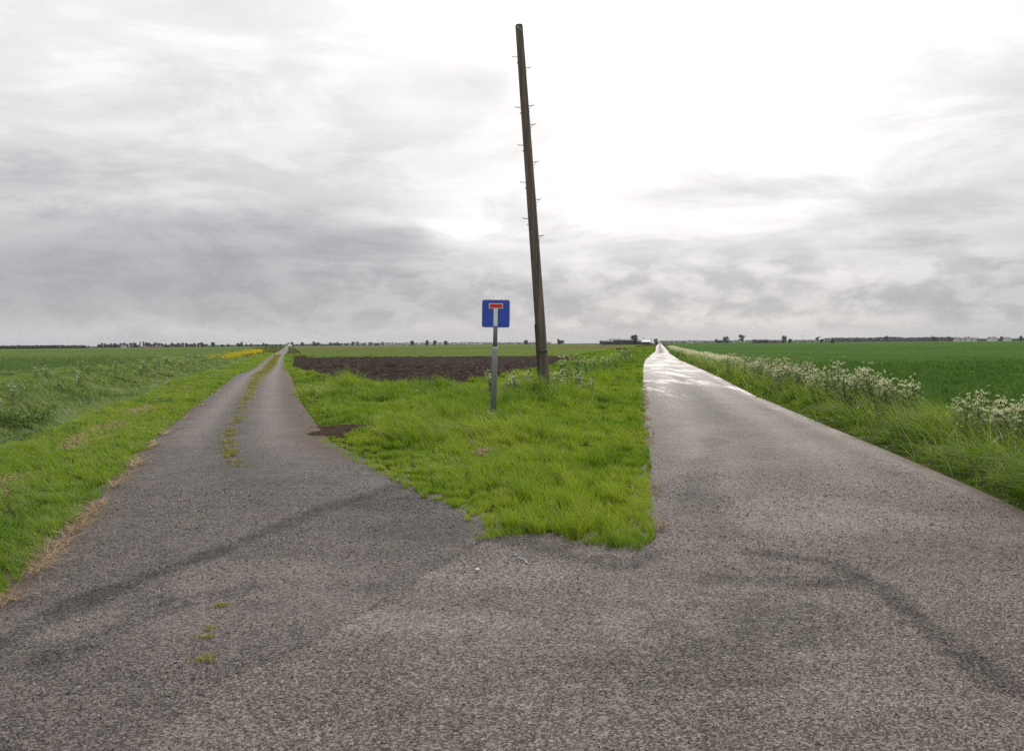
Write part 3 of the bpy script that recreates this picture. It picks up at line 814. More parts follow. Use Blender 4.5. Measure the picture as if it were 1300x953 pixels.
for i in range(52):
    y = random.choice((random.uniform(9, 22), random.uniform(22, 75), random.uniform(30, 60))); x = float(XL(y)) - random.uniform(4.6, 7.6)
    put_parsley(x, y, random.uniform(.6, .95), lab, 'cow parsley on the left ditch bank')
# beyond about forty metres the bank reads as one mass
FB, LB = Blades(), Blades()
n = 15000
y = 40 + RNG.random(n) ** 1.4 * 150; x = XR(y) + RNG.normal(1.5, .42, n)
hgt = .35 + .35 * fbm(x, y, .9, 2) + RNG.uniform(0, .22, n)
FB.add(*cards(np.stack([x, y, terrain(x, y) + hgt], -1), RNG.uniform(.025, .06, n) * (1 + y / 110), np.clip(RNG.normal(.3, .25, n), 0, 1), .6))
n = 22000
y = 40 + RNG.random(n) ** 1.4 * 150; x = XR(y) + RNG.normal(1.5, .42, n)
LB.add(*cards(np.stack([x, y, terrain(x, y) + RNG.uniform(.05, .62, n)], -1), RNG.uniform(.05, .12, n) * (1 + y / 150), np.clip(RNG.normal(.5, .25, n), 0, 1), .4, .5))
root = empty('parsley_bank'); tag(root, 'far pale mass of flowering cow parsley along the right road', 'cow parsley', kind='stuff')
f = FB.build('flower_heads', M['parsley_flower']); f.parent = root
l = LB.build('foliage', M['parsley_leaf']); l.parent = root
tag(f, kind='stuff'); tag(l, kind='stuff')

# yellow flowers on the far left bank
B = Blades(); n = 2600
y = np.concatenate([RNG.uniform(76, 92, n // 5), RNG.uniform(100, 165, n - n // 5)]); s = RNG.normal(4.2, 1.0, n); x = XL(y) - s
k = fbm(x, y, .22, 3, 3.) > .40; x, y = x[k], y[k]; n = len(x)
z = .12 + RNG.uniform(.25, .85, n) * (.4 + .8 * fbm(x, y, .3, 2))
B.add(*cards(np.stack([x, y, z], -1), RNG.uniform(.07, .16, n) * (y / 100), RNG.random(n), .3))
o = B.build('yellow_flowers', M['rape']); tag(o, 'patch of yellow flowers on the bank far along the left track', 'flowers', kind='stuff')

# leafy dark weeds on the left ditch bank and elsewhere
def make_weed(name, r, h, n, leaf):
    root = empty(name)
    bs = bmesh.new(); L_ = Blades()
    for i in range(7):
        a = i * .9 + random.random(); e = Vector((math.cos(a) * r * .6, math.sin(a) * r * .6, h * random.uniform(.6, .95)))
        tube(bs, [(0, 0, -.03), e * .5 + Vector((0, 0, .05)), e], .009, .003, 4)
    d = RNG.normal(0, 1, (n, 3)); d /= np.linalg.norm(d, axis=1)[:, None]; d[:, 2] = np.abs(d[:, 2])
    rad = RNG.random(n) ** .4
    lump = .75 + .5 * fbm(d[:, 0] * 2 + 5, d[:, 1] * 2 + 9, 1.2, 3)
    C = d * (rad * lump)[:, None] * np.array([r, r, h])
    L_.add(*cards(C, RNG.uniform(.6, 1.3, n) * leaf, np.clip(RNG.normal(.42, .24, n), 0, 1), .5, .6))
    bm_obj('stem', bs, M['parsley_leaf'], root)
    l = L_.build('foliage', M['weed']); l.parent = root
    return root
bush = make_weed('bramble_bush', .85, .62, 900, .085)
def place(o, x, y, sc=1.0, dz=0.0):
    z = float(terrain(np.array([x], float), np.array([y], float))[0]); o.location = (x, y, z + dz); o.scale = (sc,) * 3; o.rotation_euler = (0, 0, random.uniform(0, 6.28))
c = at(38, 520); place(bush, c.x, c.y, .9); tag(bush, 'largest dark bramble bush on the far ditch bank at the left edge', 'bush')
lw = 'dark leafy weed clump in the long grass of the left ditch bank'
for i, (px, py, sc) in enumerate(((68, 524, .7), (12, 545, .7), (92, 514, .5), (105, 493, .5), (55, 540, .6), (135, 506, .55), (25, 562, .5), (160, 490, .6), (185, 484, .5), (78, 538, .45), (5, 520, .6), (48, 560, .45), (118, 520, .5), (150, 500, .4), (200, 478, .6), (215, 472, .5), (88, 556, .4), (140, 524, .4), (172, 498, .45), (60, 508, .5))):
    b2 = copy_tree(bush); c = at(px, py); place(b2, c.x, c.y, sc * .72); b2.name = 'leafy_weed'
    tag(b2, lw, 'weed', 'dark weed clumps on the left ditch bank')
lw = 'dark leafy weed clump at the foot of the cow parsley bank beside the right road'
for i, (px, py, sc) in enumerate(((895, 478, .55), (910, 484, .35), (868, 463, .6), (965, 503, .6), (990, 512, .55), (940, 495, .35), (1020, 520, .4))):
    b2 = copy_tree(bush); c = at(px, py); place(b2, float(XR(c.y)) + .9, c.y, sc); b2.name = 'leafy_weed'
    tag(b2, lw, 'weed', 'dark weed clumps below the right parsley bank')

# ------------------------------------------------------------------ telegraph pole, leaning
pb = at_depth(692.3, 503, 23.0); pt = at_depth(658.8, 32, 23.0)
pole = empty('wooden_pole', (pb.x, pb.y, .05))
tag(pole, 'tall weathered wooden pole leaning left with climbing pegs and no wires', 'pole')
ax = Vector((pt.x - pb.x, 0, pt.z - .05)); Lp = ax.length
ax.normalize()
def on_pole(py):
    f = (503 - py) / (503 - 32.); return Vector((0, 0, 0)) + ax * (f * Lp), .165 + (.108 - .165) * f
bm = bmesh.new()
pts = [ax * (Lp * f) for f in (-.04, 0, .1, .2, .3, .4, .5, .6, .7, .8, .9, .998, 1.0)]
tube(bm, pts, .168, .108, 20)
o = bm_obj('shaft', bm, M['wood'], pole, smooth=False)
for p_ in o.data.polygons: p_.use_smooth = len(p_.vertices) == 4
# climbing pegs
for side, ys in ((-1, (73, 137, 185, 232, 278)), (1, (87, 135, 159, 206.5, 254, 300))):
    for y in ys:
        c, r = on_pole(y); bm = bmesh.new()
        x0 = c + Vector((side * (r - .03), -.02, 0)); x1 = c + Vector((side * (r + .13), -.02, .012 if side > 0 else .004))
        tube(bm, [x0, x1], .011, .010, 6)
        tube(bm, [x1, x1 + Vector((side * .035, 0, .03))], .010, .009, 6)
        if side > 0: tube(bm, [x0.lerp(x1, .75), c + Vector((side * (r - .01), -.02, -.13))], .007, .007, 5)
        bm_obj('climbing_peg', bm, M['rust'], pole)
        bm = bmesh.new()
        q = c + Vector((side * (r - .005), -.02, -.17)); tube(bm, [q, q + Vector((side * .03, 0, 0))], .018, .015, 6)
        bm_obj('bolt', bm, M['rust'], pole)
# pale wire looped round the head
bm = bmesh.new(); c0, r0 = on_pole(38); 
tube(bm, [c0 + Vector((math.cos(a) * (r0 + .008), math.sin(a) * (r0 + .008), -.10 * math.cos(a))) for a in np.linspace(math.pi, math.tau, 14)], .007, .007, 5)
bm_obj('wire', bm, M['sign_edge'], pole)
# cable guard down the left side, steel band with a hook
bm = bmesh.new()
c0, r0 = on_pole(412); c1, r1 = on_pole(482)
tube(bm, [c0 + Vector((-r0 + .012, -.05, 0)), c1 + Vector((-r1 + .012, -.05, 0))], .034, .034, 8)
bm_obj('cable_guard', bm, M['dark_metal'], pole)
bm = bmesh.new(); c0, r0 = on_pole(447)
tube(bm, [c0 + Vector((math.cos(a) * (r0 + .012), math.sin(a) * (r0 + .012), .05 * abs(math.cos(a)))) for a in np.linspace(0, math.tau, 25)], .022, .022, 6)
bm_obj('steel_band', bm, M['dark_metal'], pole)

# ------------------------------------------------------------------ no-through-road sign
YS = 16.6
sb = at_depth(626, 531, YS); stp = at_depth(630, 383, YS)
sign = empty('road_sign', (sb.x, YS, .02)); tag(sign, 'blue square no-through-road sign with white T and red bar on a grey post', 'road sign')
sax = Vector((stp.x - sb.x, 0, stp.z)).normalized()
def on_sign(z): return sax * (z / sax.z)
bm = bmesh.new(); tube(bm, [on_sign(-.2), on_sign(1.44), on_sign(1.50)], .062, .062, 20)
bm.verts.ensure_lookup_table()
o = bm_obj('post', bm, M['galv'], sign); 
for p_ in o.data.polygons: p_.use_smooth = len(p_.vertices) == 4
bm = bmesh.new(); tube(bm, [on_sign(1.50), on_sign(2.49)], .046, .046, 20)
o2 = bm_obj('upper_post', bm, M['galv'], sign)
for p_ in o2.data.polygons: p_.use_smooth = len(p_.vertices) == 4
bm = bmesh.new(); tube(bm, [on_sign(1.475), on_sign(1.515)], .066, .05, 20); bm_obj('collar', bm, M['galv'], sign)
W2, H2, RC = .30, .295, .045
def rrect(w, h, r, n=6):
    out = []
    for cx, cz, a0 in ((w - r, h - r, 0), (-w + r, h - r, 90), (-w + r, -h + r, 180), (w - r, -h + r, 270)):
        for k in range(n + 1):
            a = R(a0 + 90 * k / n); out.append((cx + r * math.cos(a), cz + r * math.sin(a)))
    return out
def slab(name, outline, y0, y1, mat, parent):
    bm = bmesh.new()
    A = [bm.verts.new((x, y0, z)) for x, z in outline]; Bv = [bm.verts.new((x, y1, z)) for x, z in outline]
    n = len(A)
    bm.faces.new(A); bm.faces.new(Bv[::-1])
    for k in range(n): bm.faces.new((A[k], Bv[k], Bv[(k + 1) % n], A[(k + 1) % n]))
    bmesh.ops.recalc_face_normals(bm, faces=bm.faces)
    return bm_obj(name, bm, mat, parent)
pz = 1.6 + (436 - 398.2 + .15) * YS / F - .02
pc = on_sign(pz)
plate = slab('plate', rrect(W2, H2, RC), -.003, .003, M['sign_edge'], sign)
plate.location = (pc.x, -.056, pc.z); plate.rotation_euler = (0, R(1.2), R(-6))
slab('blue_face', rrect(W2 - .010, H2 - .010, RC - .008), -.0055, -.003, M['sign_blue'], plate)
def box2(x0, x1, z0, z1): return [(x1, z1), (x0, z1), (x0, z0), (x1, z0)]
slab('white_stem', box2(-.046, .042, -.262, .108), -.0075, -.0055, M['sign_white'], plate)
slab('bar_outline', box2(-.150, .150, .108, .218), -.0075, -.0055, M['sign_white'], plate)
slab('red_bar', box2(-.136, .136, .122, .204), -.0095, -.0075, M['sign_red'], plate)
bm = bmesh.new()
for dz in (-.15, .15):
    tube(bm, [(-.16, .014, dz), (.16, .014, dz)], .011, .011, 4)
bm_obj('clamp', bm, M['galv'], plate)

# ------------------------------------------------------------------ small things on the road
def pebble(px, py, r, label):
    bm = bmesh.new(); bmesh.ops.create_icosphere(bm, subdivisions=2, radius=r)
    for v in bm.verts: v.co *= random.uniform(.8, 1.15); v.co.z *= .55
    o = bm_obj('pebble', bm, M['stone']); c = at(px, py); o.location = (c.x, c.y, .02 + r * .35); tag(o, label, 'stone')
pebble(606, 727, .016, 'small white stone on the tarmac in front of the grass tip')

# dark heaps of earth at the far edge of the green field
def heap(px, py, Y, w, h, label):
    bm = bmesh.new(); bmesh.ops.create_icosphere(bm, subdivisions=3, radius=1)
    for v in bm.verts:
        k = 1 + .35 * (float(vnoise(np.array([v.co.x * 2 + px]), np.array([v.co.y * 2 + v.co.z * 2 + 7.]))[0]) - .5)
        v.co = Vector((v.co.x * w * k, v.co.y * w * .7 * k, v.co.z * h * k))
    o = bm_obj('soil_heap', bm, M['soil']); c = at_depth(px, py, Y); o.location = (c.x, Y, .05); tag(o, label, 'heap')
heap(786, 444.5, 150, .65, .52, 'dark heap of earth at the field edge, left one of a close pair')
heap(793, 444, 150, .60, .50, 'dark heap of earth at the field edge, right one of a close pair')
heap(758, 449, 118, .9, .22, 'low dark ridge of earth at the field edge nearest the pole')
heap(800, 441, 205, .6, .35, 'small dark earth heap furthest along the field edge')

# ------------------------------------------------------------------ trees on the horizon
def make_tree(kind):
    root = empty('tree'); bs = bmesh.new(); L_ = Blades()
    if kind == 'round': lob = [(0, 0, .52, .36, .40)] + [(random.uniform(-.28, .28), random.uniform(-.2, .2), random.uniform(.18, .80), random.uniform(.14, .22), random.uniform(.12, .2)) for _ in range(12)]; n = 1000
    elif kind == 'wide': lob = [(random.uniform(-.6, .6), random.uniform(-.3, .3), random.uniform(.12, .74), random.uniform(.18, .30), random.uniform(.16, .26)) for _ in range(18)]; n = 1500
    elif kind == 'thin': lob = [(math.cos(a) * r, math.sin(a) * r, random.uniform(.38, .92), random.uniform(.10, .16), random.uniform(.09, .13)) for a, r in [(k * 2.4, .06 + .016 * k) for k in range(15)]]; n = 560
    elif kind == 'cone': lob = [(random.uniform(-.03, .03), random.uniform(-.03, .03), z, .34 * (1.05 - z), .10) for z in np.linspace(.12, .97, 12)]; n = 700
    else: lob = [(random.uniform(-.03, .03), 0, z, .10, .10) for z in np.linspace(.2, .95, 9)]; n = 420
    lob = np.array(lob); w = lob[:, 3] ** 2; pick = RNG.choice(len(lob), n, p=w / w.sum())
    d = RNG.normal(0, 1, (n, 3)); d /= np.linalg.norm(d, axis=1)[:, None]; rad = RNG.random(n) ** .45
    C = lob[pick, :3] + d * rad[:, None] * np.stack([lob[pick, 3], lob[pick, 3], lob[pick, 4]], -1)
    L_.add(*cards(C, RNG.uniform(.07, .13, n), np.clip(RNG.normal(.45, .25, n), 0, 1), .3, .8))
    tube(bs, [(0, 0, -.03), (.01, 0, .2), (0, .01, .5)], .035, .018, 7)
    for x, y, z, r, _ in lob[:8]:
        s = Vector((0, 0, min(.45, max(.15, z - .25)))); tube(bs, [s, s.lerp(Vector((x, y, z)), .6) + Vector((0, 0, -.02)), (x, y, z)], .014, .004, 5)
    bm_obj('trunk', bs, M['bark'], root)
    c = L_.build('crown', M['tree_leaf']); c.parent = root
    return root
TP = {k: make_tree(k) for k in ('round', 'wide', 'thin', 'cone', 'poplar')}
tused = set()
def tree(kind, px, top, base, Y, label, group=None, wide=1.0):
    h = (base - top) * Y / F
    if kind in tused: o = copy_tree(TP[kind])
    else: o = TP[kind]; tused.add(kind)
    c = at_depth(px, base, Y)
    o.location = (c.x, Y, -.15); o.scale = (h * wide, h * wide, h * 1.02 + .3); o.rotation_euler = (0, 0, random.uniform(0, 6.28)) if kind != 'wide' else (0, 0, random.choice((0, 3.14)))
    tag(o, label, 'tree', group)
def hz(px): return 436.3 - .0075 * (px - 650) + 1.2
# singled-out trees
tree('round', 806, 423, hz(806), 560, 'round tree standing over the dark farm buildings at the road end', None, .95)
tree('round', 833, 428.5, hz(833), 640, 'small round tree beside the far end of the right road', None, .9)
tree('round', 922, 426.6, hz(922), 1000, 'small uneven tree left of the airy tree on the right horizon', None, 1.2)
tree('wide', 913, 429.4, hz(913), 1000, 'low spreading bush left of the small uneven tree on the right horizon', None, 1.2)
tree('thin', 912 + 29.5, 424.6, hz(942), 1000, 'airy open-crowned tree alone on the right horizon', None, 1.2)
tree('round', 995, 425, hz(995), 760, 'dome-shaped tree beside the long low sheds on the right horizon', None, .85)
tree('round', 1003, 429, hz(1003), 760, 'small bush right of the dome-shaped tree', None, .9)
tree('thin', 1038, 427, hz(1038), 800, 'pale thin tree left of the pointed conifer', None, 1.2)
tree('round', 1043, 429.5, hz(1043), 800, 'low round bush between the pale thin tree and the pointed conifer', None, .9)
tree('cone', 1057, 427.2, hz(1057), 700, 'small pointed conifer on the right horizon', None, 1.3)
tree('round', 1126, 426.0, hz(1126), 1150, 'taller grey tree rising from the long low wood on the right', None, .8)
tree('round', 1271, 426.5, hz(1271), 900, 'round tree between the pale houses near the right edge', None, .9)
tree('round', 1296, 425.8, hz(1296), 900, 'round tree at the very right end of the horizon', None, 1.0)
tree('round', 668, 432 - 1, hz(668), 1000, 'bushy tree on the horizon hidden just left of the wooden pole', None, 1.2)
tree('wide', 712, 428.8, hz(712), 1000, 'low broad grove just right of the wooden pole', None, .8)
tree('round', 270, 434.0, hz(270) + .5, 900, 'pair of joined dark trees left of the big domed tree', None, 1.1)
tree('wide', 304, 433.2, hz(304) + .5, 900, 'big domed dark tree standing clear in the left treeline', None, .85)
tree('round', 319, 435.2, hz(319), 900, 'small dark tree just right of the big domed tree', None, .8)
tree('wide', 337, 434.2, hz(337), 950, 'dark spreading tree left of the end of the left track', None, .9)
tree('round', 371, 433.6, hz(371), 900, 'dark round tree right of the end of the left track', None, 1.0)
tree('round', 384, 433.8, hz(384), 950, 'dark round tree second right of the end of the left track', None, 1.0)
tree('wide', 402, 432.4, hz(402), 1050, 'broad grey-green clump of trees right of the left track', None, 1.1)
tree('round', 523, 432.0, hz(523), 1050, 'leftmost of four round groves on the middle horizon', None, 1.4)
tree('round', 542, 431.4, hz(542), 1050, 'second of four round groves on the middle horizon', None, 1.1)
tree('round', 552, 431.6, hz(552), 1050, 'third of four round groves on the middle horizon', None, 1.2)
tree('round', 566, 432.2, hz(566), 1050, 'rightmost of four round groves on the middle horizon', None, 1.3)
tree('wide', 127, 434.6, hz(127) + .6, 900, 'tallest rounded tree at the left end of the grey treeline', None, .7)
tree('poplar', 182, 434.0, hz(182) + .6, 950, 'slim upright poplar in the grey treeline, right one of two', None, 1.0)
tree('poplar', 178, 434.6, hz(178) + .6, 950, 'slim upright poplar in the grey treeline, left one of two', None, 1.0)
tree('wide', 1187, 425.5, hz(1187), 1150, 'rounded dark clump, left one of three in the wood before the pale houses', None, .8)
tree('wide', 1208, 425.8, hz(1208), 1150, 'rounded dark clump, middle one of three in the wood before the pale houses', None, .9)
tree('wide', 1226, 426.3, hz(1226), 1150, 'rounded dark clump, right one of three in the wood before the pale houses', None, .8)
for px in (133, 138, 142, 146, 150, 158, 162, 166, 170, 174, 186, 190, 193, 197, 201, 205, 209, 213, 218, 223, 228, 232, 236, 240, 244, 248, 252, 256, 260):
    tree(random.choice(('round', 'wide')), px, random.uniform(434.6, 437.2), hz(px) + .8, random.uniform(900, 1050), 'grey-green tree in the long treeline on the left horizon', 'trees of the left treeline', random.uniform(.8, 1.2))
for px in (282, 290, 313, 327, 346, 351, 357):
    tree('round', px, random.uniform(436.2, 437.3), hz(px) + .4, random.uniform(950, 1050), 'low bush filling the treeline left of the left track end', 'low bushes of the treeline by the left track', random.uniform(.9, 1.6))
for px in (420, 426, 432, 440, 448, 454, 462, 470, 478, 486):
    tree(random.choice(('round', 'wide')), px, random.uniform(433.5, 435), hz(px), random.uniform(1300, 1500), 'small pale hazy tree in the row right of the left track', 'hazy trees right of the left track', random.uniform(.8, 1.4))

# woods that read as one mass
def wood(name, px0, px1, top0, top1, Y, depth, n, label, leaf=2.2):
    u = RNG.random(n); px = px0 + (px1 - px0) * u
    X = (px - 650) / F * Y
    hgt = np.interp(u, [0, 1], [0, 1]); tp = top0 + (top1 - top0) * u
    H = (436.3 - .0075 * (px - 650) + .8 - tp) * Y / F * (.72 + .45 * fbm(X, 0 * X, .045, 3, px0))
    z = H * RNG.random(n) ** .8 - .4
    C = np.stack([X, Y + RNG.uniform(0, depth, n), z], -1)
    B = Blades(); B.add(*cards(C, RNG.uniform(.6, 1.2, n) * leaf, np.clip(RNG.normal(.4, .2, n), 0, 1), .3))
    o = B.build(name, M['tree_leaf']); tag(o, label, 'wood', kind='stuff')
wood('plantation', -60, 68, 437.2, 437.4, 700, 60, 7000, 'straight-topped dark plantation at the left edge of the horizon')
wood('distant_wood', 60, 130, 440.4, 439.6, 1500, 60, 2500, 'thin hazy belt of trees on the far left horizon', 2.5)
wood('distant_wood', 1060, 1195, 428.6, 427.0, 1350, 60, 4500, 'long low hazy wood on the right horizon', 2.8)
wood('distant_wood', 1195, 1245, 427.6, 428.6, 1300, 60, 2000, 'low wood behind the pale houses on the right', 2.6)
wood('distant_wood', 1245, 1400, 429.6, 428.6, 1350, 60, 3500, 'low wood at the right end of the horizon', 2.6)
wood('distant_wood', 840, 1060, 432.4, 430.8, 1700, 60, 3600, 'very thin hazy hedge line right of the right road end', 2.4)
wood('distant_wood', 420, 700, 435.2, 434.0, 1800, 60, 3800, 'thin hazy belt of trees along the middle horizon', 2.4)
wood('distant_wood', 255, 420, 438.0, 436.2, 1500, 60, 3500, 'low dark hedge line behind the trees at the left track end', 2.4)

# ------------------------------------------------------------------ far buildings
def house(name, px0, px1, base, eave, ridge, Y, depth, wall, roof, label, cat, gable=False, doors=0, windows=0, chimney=False, door_mat=None):
    a = at_depth(px0, base, Y); b_ = at_depth(px1, base, Y); ez = at_depth(px0, eave, Y).z; rz = at_depth(px0, ridge, Y).z
    w = b_.x - a.x; z0 = -.2
    root = empty(name, ((a.x + b_.x) / 2, Y, z0)); tag(root, label, cat)
    he = max(1.2, ez - z0); hr = max(he + .4, rz - z0); d = depth
    bm = bmesh.new()
    def box(bm, x0, x1, y0, y1, q0, q1):
        vs = [bm.verts.new(v) for v in ((x0, y0, q0), (x1, y0, q0), (x1, y1, q0), (x0, y1, q0), (x0, y0, q1), (x1, y0, q1), (x1, y1, q1), (x0, y1, q1))]
        for f in ((0, 1, 5, 4), (1, 2, 6, 5), (2, 3, 7, 6), (3, 0, 4, 7), (4, 5, 6, 7), (3, 2, 1, 0)): bm.faces.new([vs[i] for i in f])
    box(bm, -w / 2, w / 2, 0, d, 0, he)
    bm_obj('wall', bm, wall, root)
    bm = bmesh.new(); o_ = .35
    if gable:   # ridge runs away from the viewer
        pr = [(-w / 2 - o_, he), (0, hr), (w / 2 + o_, he)]
        A = [bm.verts.new((x, -o_, z + .02)) for x, z in pr]; Bv = [bm.verts.new((x, d + o_, z + .02)) for x, z in pr]
    else:
        pr = [(-o_, he), (d / 2, hr), (d + o_, he)]
        A = [bm.verts.new((-w / 2 - o_, y, z + .02)) for y, z in pr]; Bv = [bm.verts.new((w / 2 + o_, y, z + .02)) for y, z in pr]
    bm.faces.new(A); bm.faces.new(Bv[::-1])
    for k in range(3): bm.faces.new((A[k], Bv[k], Bv[(k + 1) % 3], A[(k + 1) % 3]))
    bmesh.ops.recalc_face_normals(bm, faces=bm.faces)
    rf = bm_obj('roof', bm, roof, root)
    if chimney:
        bm = bmesh.new(); box(bm, w * .2, w * .2 + .8, d / 2 - .4, d / 2 + .4, hr - .6, hr + 1.1); bm_obj('chimney', bm, M['brick'], rf)
    for k in range(doors):
        x = -w / 2 + w * (k + .5) / doors; bm = bmesh.new(); box(bm, x - min(2, w * .15), x + min(2, w * .15), -.06, .02, 0, he * .8); bm_obj('door', bm, door_mat or M['dark_metal'], root)
    for k in range(windows):
        x = -w / 2 + w * (k + .5) / windows; bm = bmesh.new(); box(bm, x - .5, x + .5, -.05, .02, he * .45, he * .45 + 1.0); bm_obj('window', bm, M['glass'], root)
    return root
hb = 437.2
house('barn', 764, 779, 436.3, 433.4, 431.6, 560, 14, M['barn_dark'], M['barn_roof'], 'lowest dark lean-to barn at the left end of the farm', 'barn', doors=2)
house('barn', 777, 791, 436.2, 431.6, 429.8, 575, 16, M['barn_dark'], M['barn_roof'], 'dark barn with the highest ridge in the farm', 'barn', gable=False, doors=1)
house('barn', 790.5, 804, 436.2, 432.0, 430.2, 590, 16, M['barn_dark'], M['barn_roof'], 'long dark barn just left of the farm tree', 'barn', doors=1)
house('barn', 803, 816, 436.1, 433.0, 431.2, 585, 14, M['barn_dark'], M['barn_roof'], 'grey barn under the farm tree', 'barn', doors=2)
house('shed', 816, 826, 436.0, 434.0, 431.6, 570, 9, M['barn_dark'], M['pale_roof'], 'low shed with a white roof at the right end of the farm', 'shed', doors=1)
house('cottage', 362, 365.5, hz(364), 437.3, 435.8, 860, 7, M['white_wall'], M['grey_tile'], 'small white cottage in the trees at the end of the left track', 'house', windows=2, chimney=True)
house('white_shed', 366.5, 369, hz(367), 438.0, 437.2, 820, 5, M['white_wall'], M['white_wall'], 'little white shed beside the end of the left track', 'shed', doors=1)
house('red_roofed_barn', 175, 196, hz(185) + .8, 440.4, 439.8, 820, 14, M['brick'], M['red_tile'], 'long low red-roofed barn in front of the left treeline', 'barn', doors=2)
house('red_roofed_barn', 197, 205, hz(200) + .7, 440.2, 439.6, 840, 10, M['brick'], M['red_tile'], 'shorter low red-roofed barn at the right end of the pair', 'barn', doors=1)
house('cottage', 152.5, 156, hz(154) + .7, 439.6, 438.2, 850, 8, M['white_wall'], M['grey_tile'], 'white cottage amid the left treeline', 'house', windows=2, chimney=True)
house('low_shed', 960, 976, hz(970), 431.6, 430.4, 780, 12, M['barn_dark'], M['grey_tile'], 'long low grey shed left of the dome-shaped tree', 'shed', doors=2)
house('low_shed', 977, 990, hz(985), 432.2, 431.2, 790, 12, M['brick'], M['barn_roof'], 'lower brown shed touching the dome-shaped tree', 'shed', doors=1)
for i, (p0, p1, ev, rd, tx) in enumerate(((1215, 1219, 429.8, 428.8, 'leftmost and smallest pale house of the village on the right'), (1220.5, 1225, 429.6, 428.4, 'pale house second from the left of the village'),
                                          (1226.5, 1233, 429.2, 427.8, 'widest white house in the middle of the village'), (1235, 1240, 429.4, 428.2, 'white house right of the widest one in the village'),
                                          (1258, 1266, 428.8, 427.6, 'cream house left of the round tree near the right edge'), (1276, 1284, 429.0, 427.8, 'cream house right of the round tree near the right edge'))):
    house('village_house', p0, p1, hz(p0) - .6, ev, rd, 1000, 8, M['white_wall'], M['grey_tile'] if i % 2 else M['red_tile'], tx, 'house', windows=3, chimney=(i % 2 == 0))
# two thin masts far off
def mast(px, top, Y, label):
    c = at_depth(px, top, Y); bm = bmesh.new(); tube(bm, [(0, 0, -.2), (0, 0, c.z)], .16, .10, 8)
    root = empty('distant_pole', (c.x, Y, 0)); tag(root, label, 'pole'); bm_obj('shaft', bm, M['bark'], root)
    bm = bmesh.new(); tube(bm, [(-.9, 0, c.z - .5), (.9, 0, c.z - .5)], .07, .07, 6); bm_obj('crossarm', bm, M['bark'], root)
mast(817, 428.3, 600, 'thin dark post rising behind the white-roofed shed')
mast(827, 428.6, 600, 'thin dark post between the shed and the small round tree')
mast(1019.5, 425.5, 800, 'faint thin pole left of the pale thin tree')

# ------------------------------------------------------------------ air
bm = bmesh.new(); bmesh.ops.create_cube(bm, size=1)
hz_o = bm_obj('haze', bm); hz_o.scale = (5400, 3800, 26); hz_o.location = (0, 1750, 11.4)
tag(hz_o, 'thin pale haze in the air over the fields', 'haze', kind='stuff')
m = bpy.data.materials.new('haze_air'); m.use_nodes = True; m.node_tree.nodes.clear()
vo = m.node_tree.nodes.new('ShaderNodeVolumePrincipled'); vo.inputs['Density'].default_value = .00007
vo.inputs['Color'].default_value = (.80, .86, .95, 1); vo.inputs['Anisotropy'].default_value = .0
ou = m.node_tree.nodes.new('ShaderNodeOutputMaterial'); m.node_tree.links.new(vo.outputs[0], ou.inputs['Volume'])
hz_o.data.materials.append(m)

# ------------------------------------------------------------------ sky
SUN_AZ, SUN_EL = R(11), R(33)
w = bpy.data.worlds.new('World'); SC.world = w; w.use_nodes = True
t = NT(w.node_tree); w.node_tree.nodes.clear()
dirv = t.node('ShaderNodeTexCoord').outputs['Generated']
sx = t.node('ShaderNodeSeparateXYZ'); t.l.new(dirv, sx.inputs[0])
x, y, z = sx.outputs
wn = t.node('ShaderNodeTexNoise'); t.l.new(dirv, wn.inputs['Vector']); wn.inputs['Scale'].default_value = 5.5; wn.inputs['Detail'].default_value = 5
wc = t.node('ShaderNodeSeparateColor'); t.l.new(wn.outputs['Color'], wc.inputs[0])
az0 = t.m('ARCTAN2', x, y); el0 = t.m('ARCSINE', z)
az = t.m('ADD', az0, t.m('MULTIPLY', t.m('SUBTRACT', wc.outputs[0], .5), R(14)))
el = t.m('ADD', el0, t.m('MULTIPLY', t.m('SUBTRACT', wc.outputs[1], .5), R(4.5)))
def gauss(a, e, sa, se, amp, A=az, E=el):
    da = t.m('DIVIDE', t.m('SUBTRACT', A, R(a)), R(sa)); de = t.m('DIVIDE', t.m('SUBTRACT', E, R(e)), R(se))
    q = t.m('ADD', t.m('MULTIPLY', da, da), t.m('MULTIPLY', de, de))
    return t.m('MULTIPLY', t.m('EXPONENT', t.m('MULTIPLY', q, -1.0)), amp)
# cloud deck seen in perspective
inv = t.m('DIVIDE', 1.0, t.m('ADD', t.m('MAXIMUM', z, 0.0), .07))
cp = t.node('ShaderNodeCombineXYZ'); t.set(cp.inputs[0], t.m('MULTIPLY', x, inv)); t.set(cp.inputs[1], t.m('MULTIPLY', y, inv))
deck = t.noise(cp.outputs[0], .75, 10, .64, .5)
deck2 = t.noise(t.mapping(cp.outputs[0], (.5, 1.3, 1), (0, 0, -.12)), 1.7, 9, .66, .25)
# small heaped clouds low down, in angle space
cb = t.node('ShaderNodeCombineXYZ'); t.set(cb.inputs[0], t.m('MULTIPLY', az0, 1.0)); t.set(cb.inputs[1], t.m('MULTIPLY', el0, 2.1))
heapn = t.noise(cb.outputs[0], 15.0, 10, .60, .25)
L = t.m('ADD', .505, t.m('MULTIPLY', t.sstep(R(4), R(18), el), .39))
L = t.m('ADD', L, t.m('MULTIPLY', t.m('MULTIPLY', t.sstep(R(-20), R(12), az), t.sstep(R(2.0), R(10), el)), .27))
for g in ((12.5, 20, 9, 7.5, .44), (11, 37, 18, 10, 3.8), (2, 9, 12, 3, .12)):
    L = t.m('ADD', L, gauss(*g))
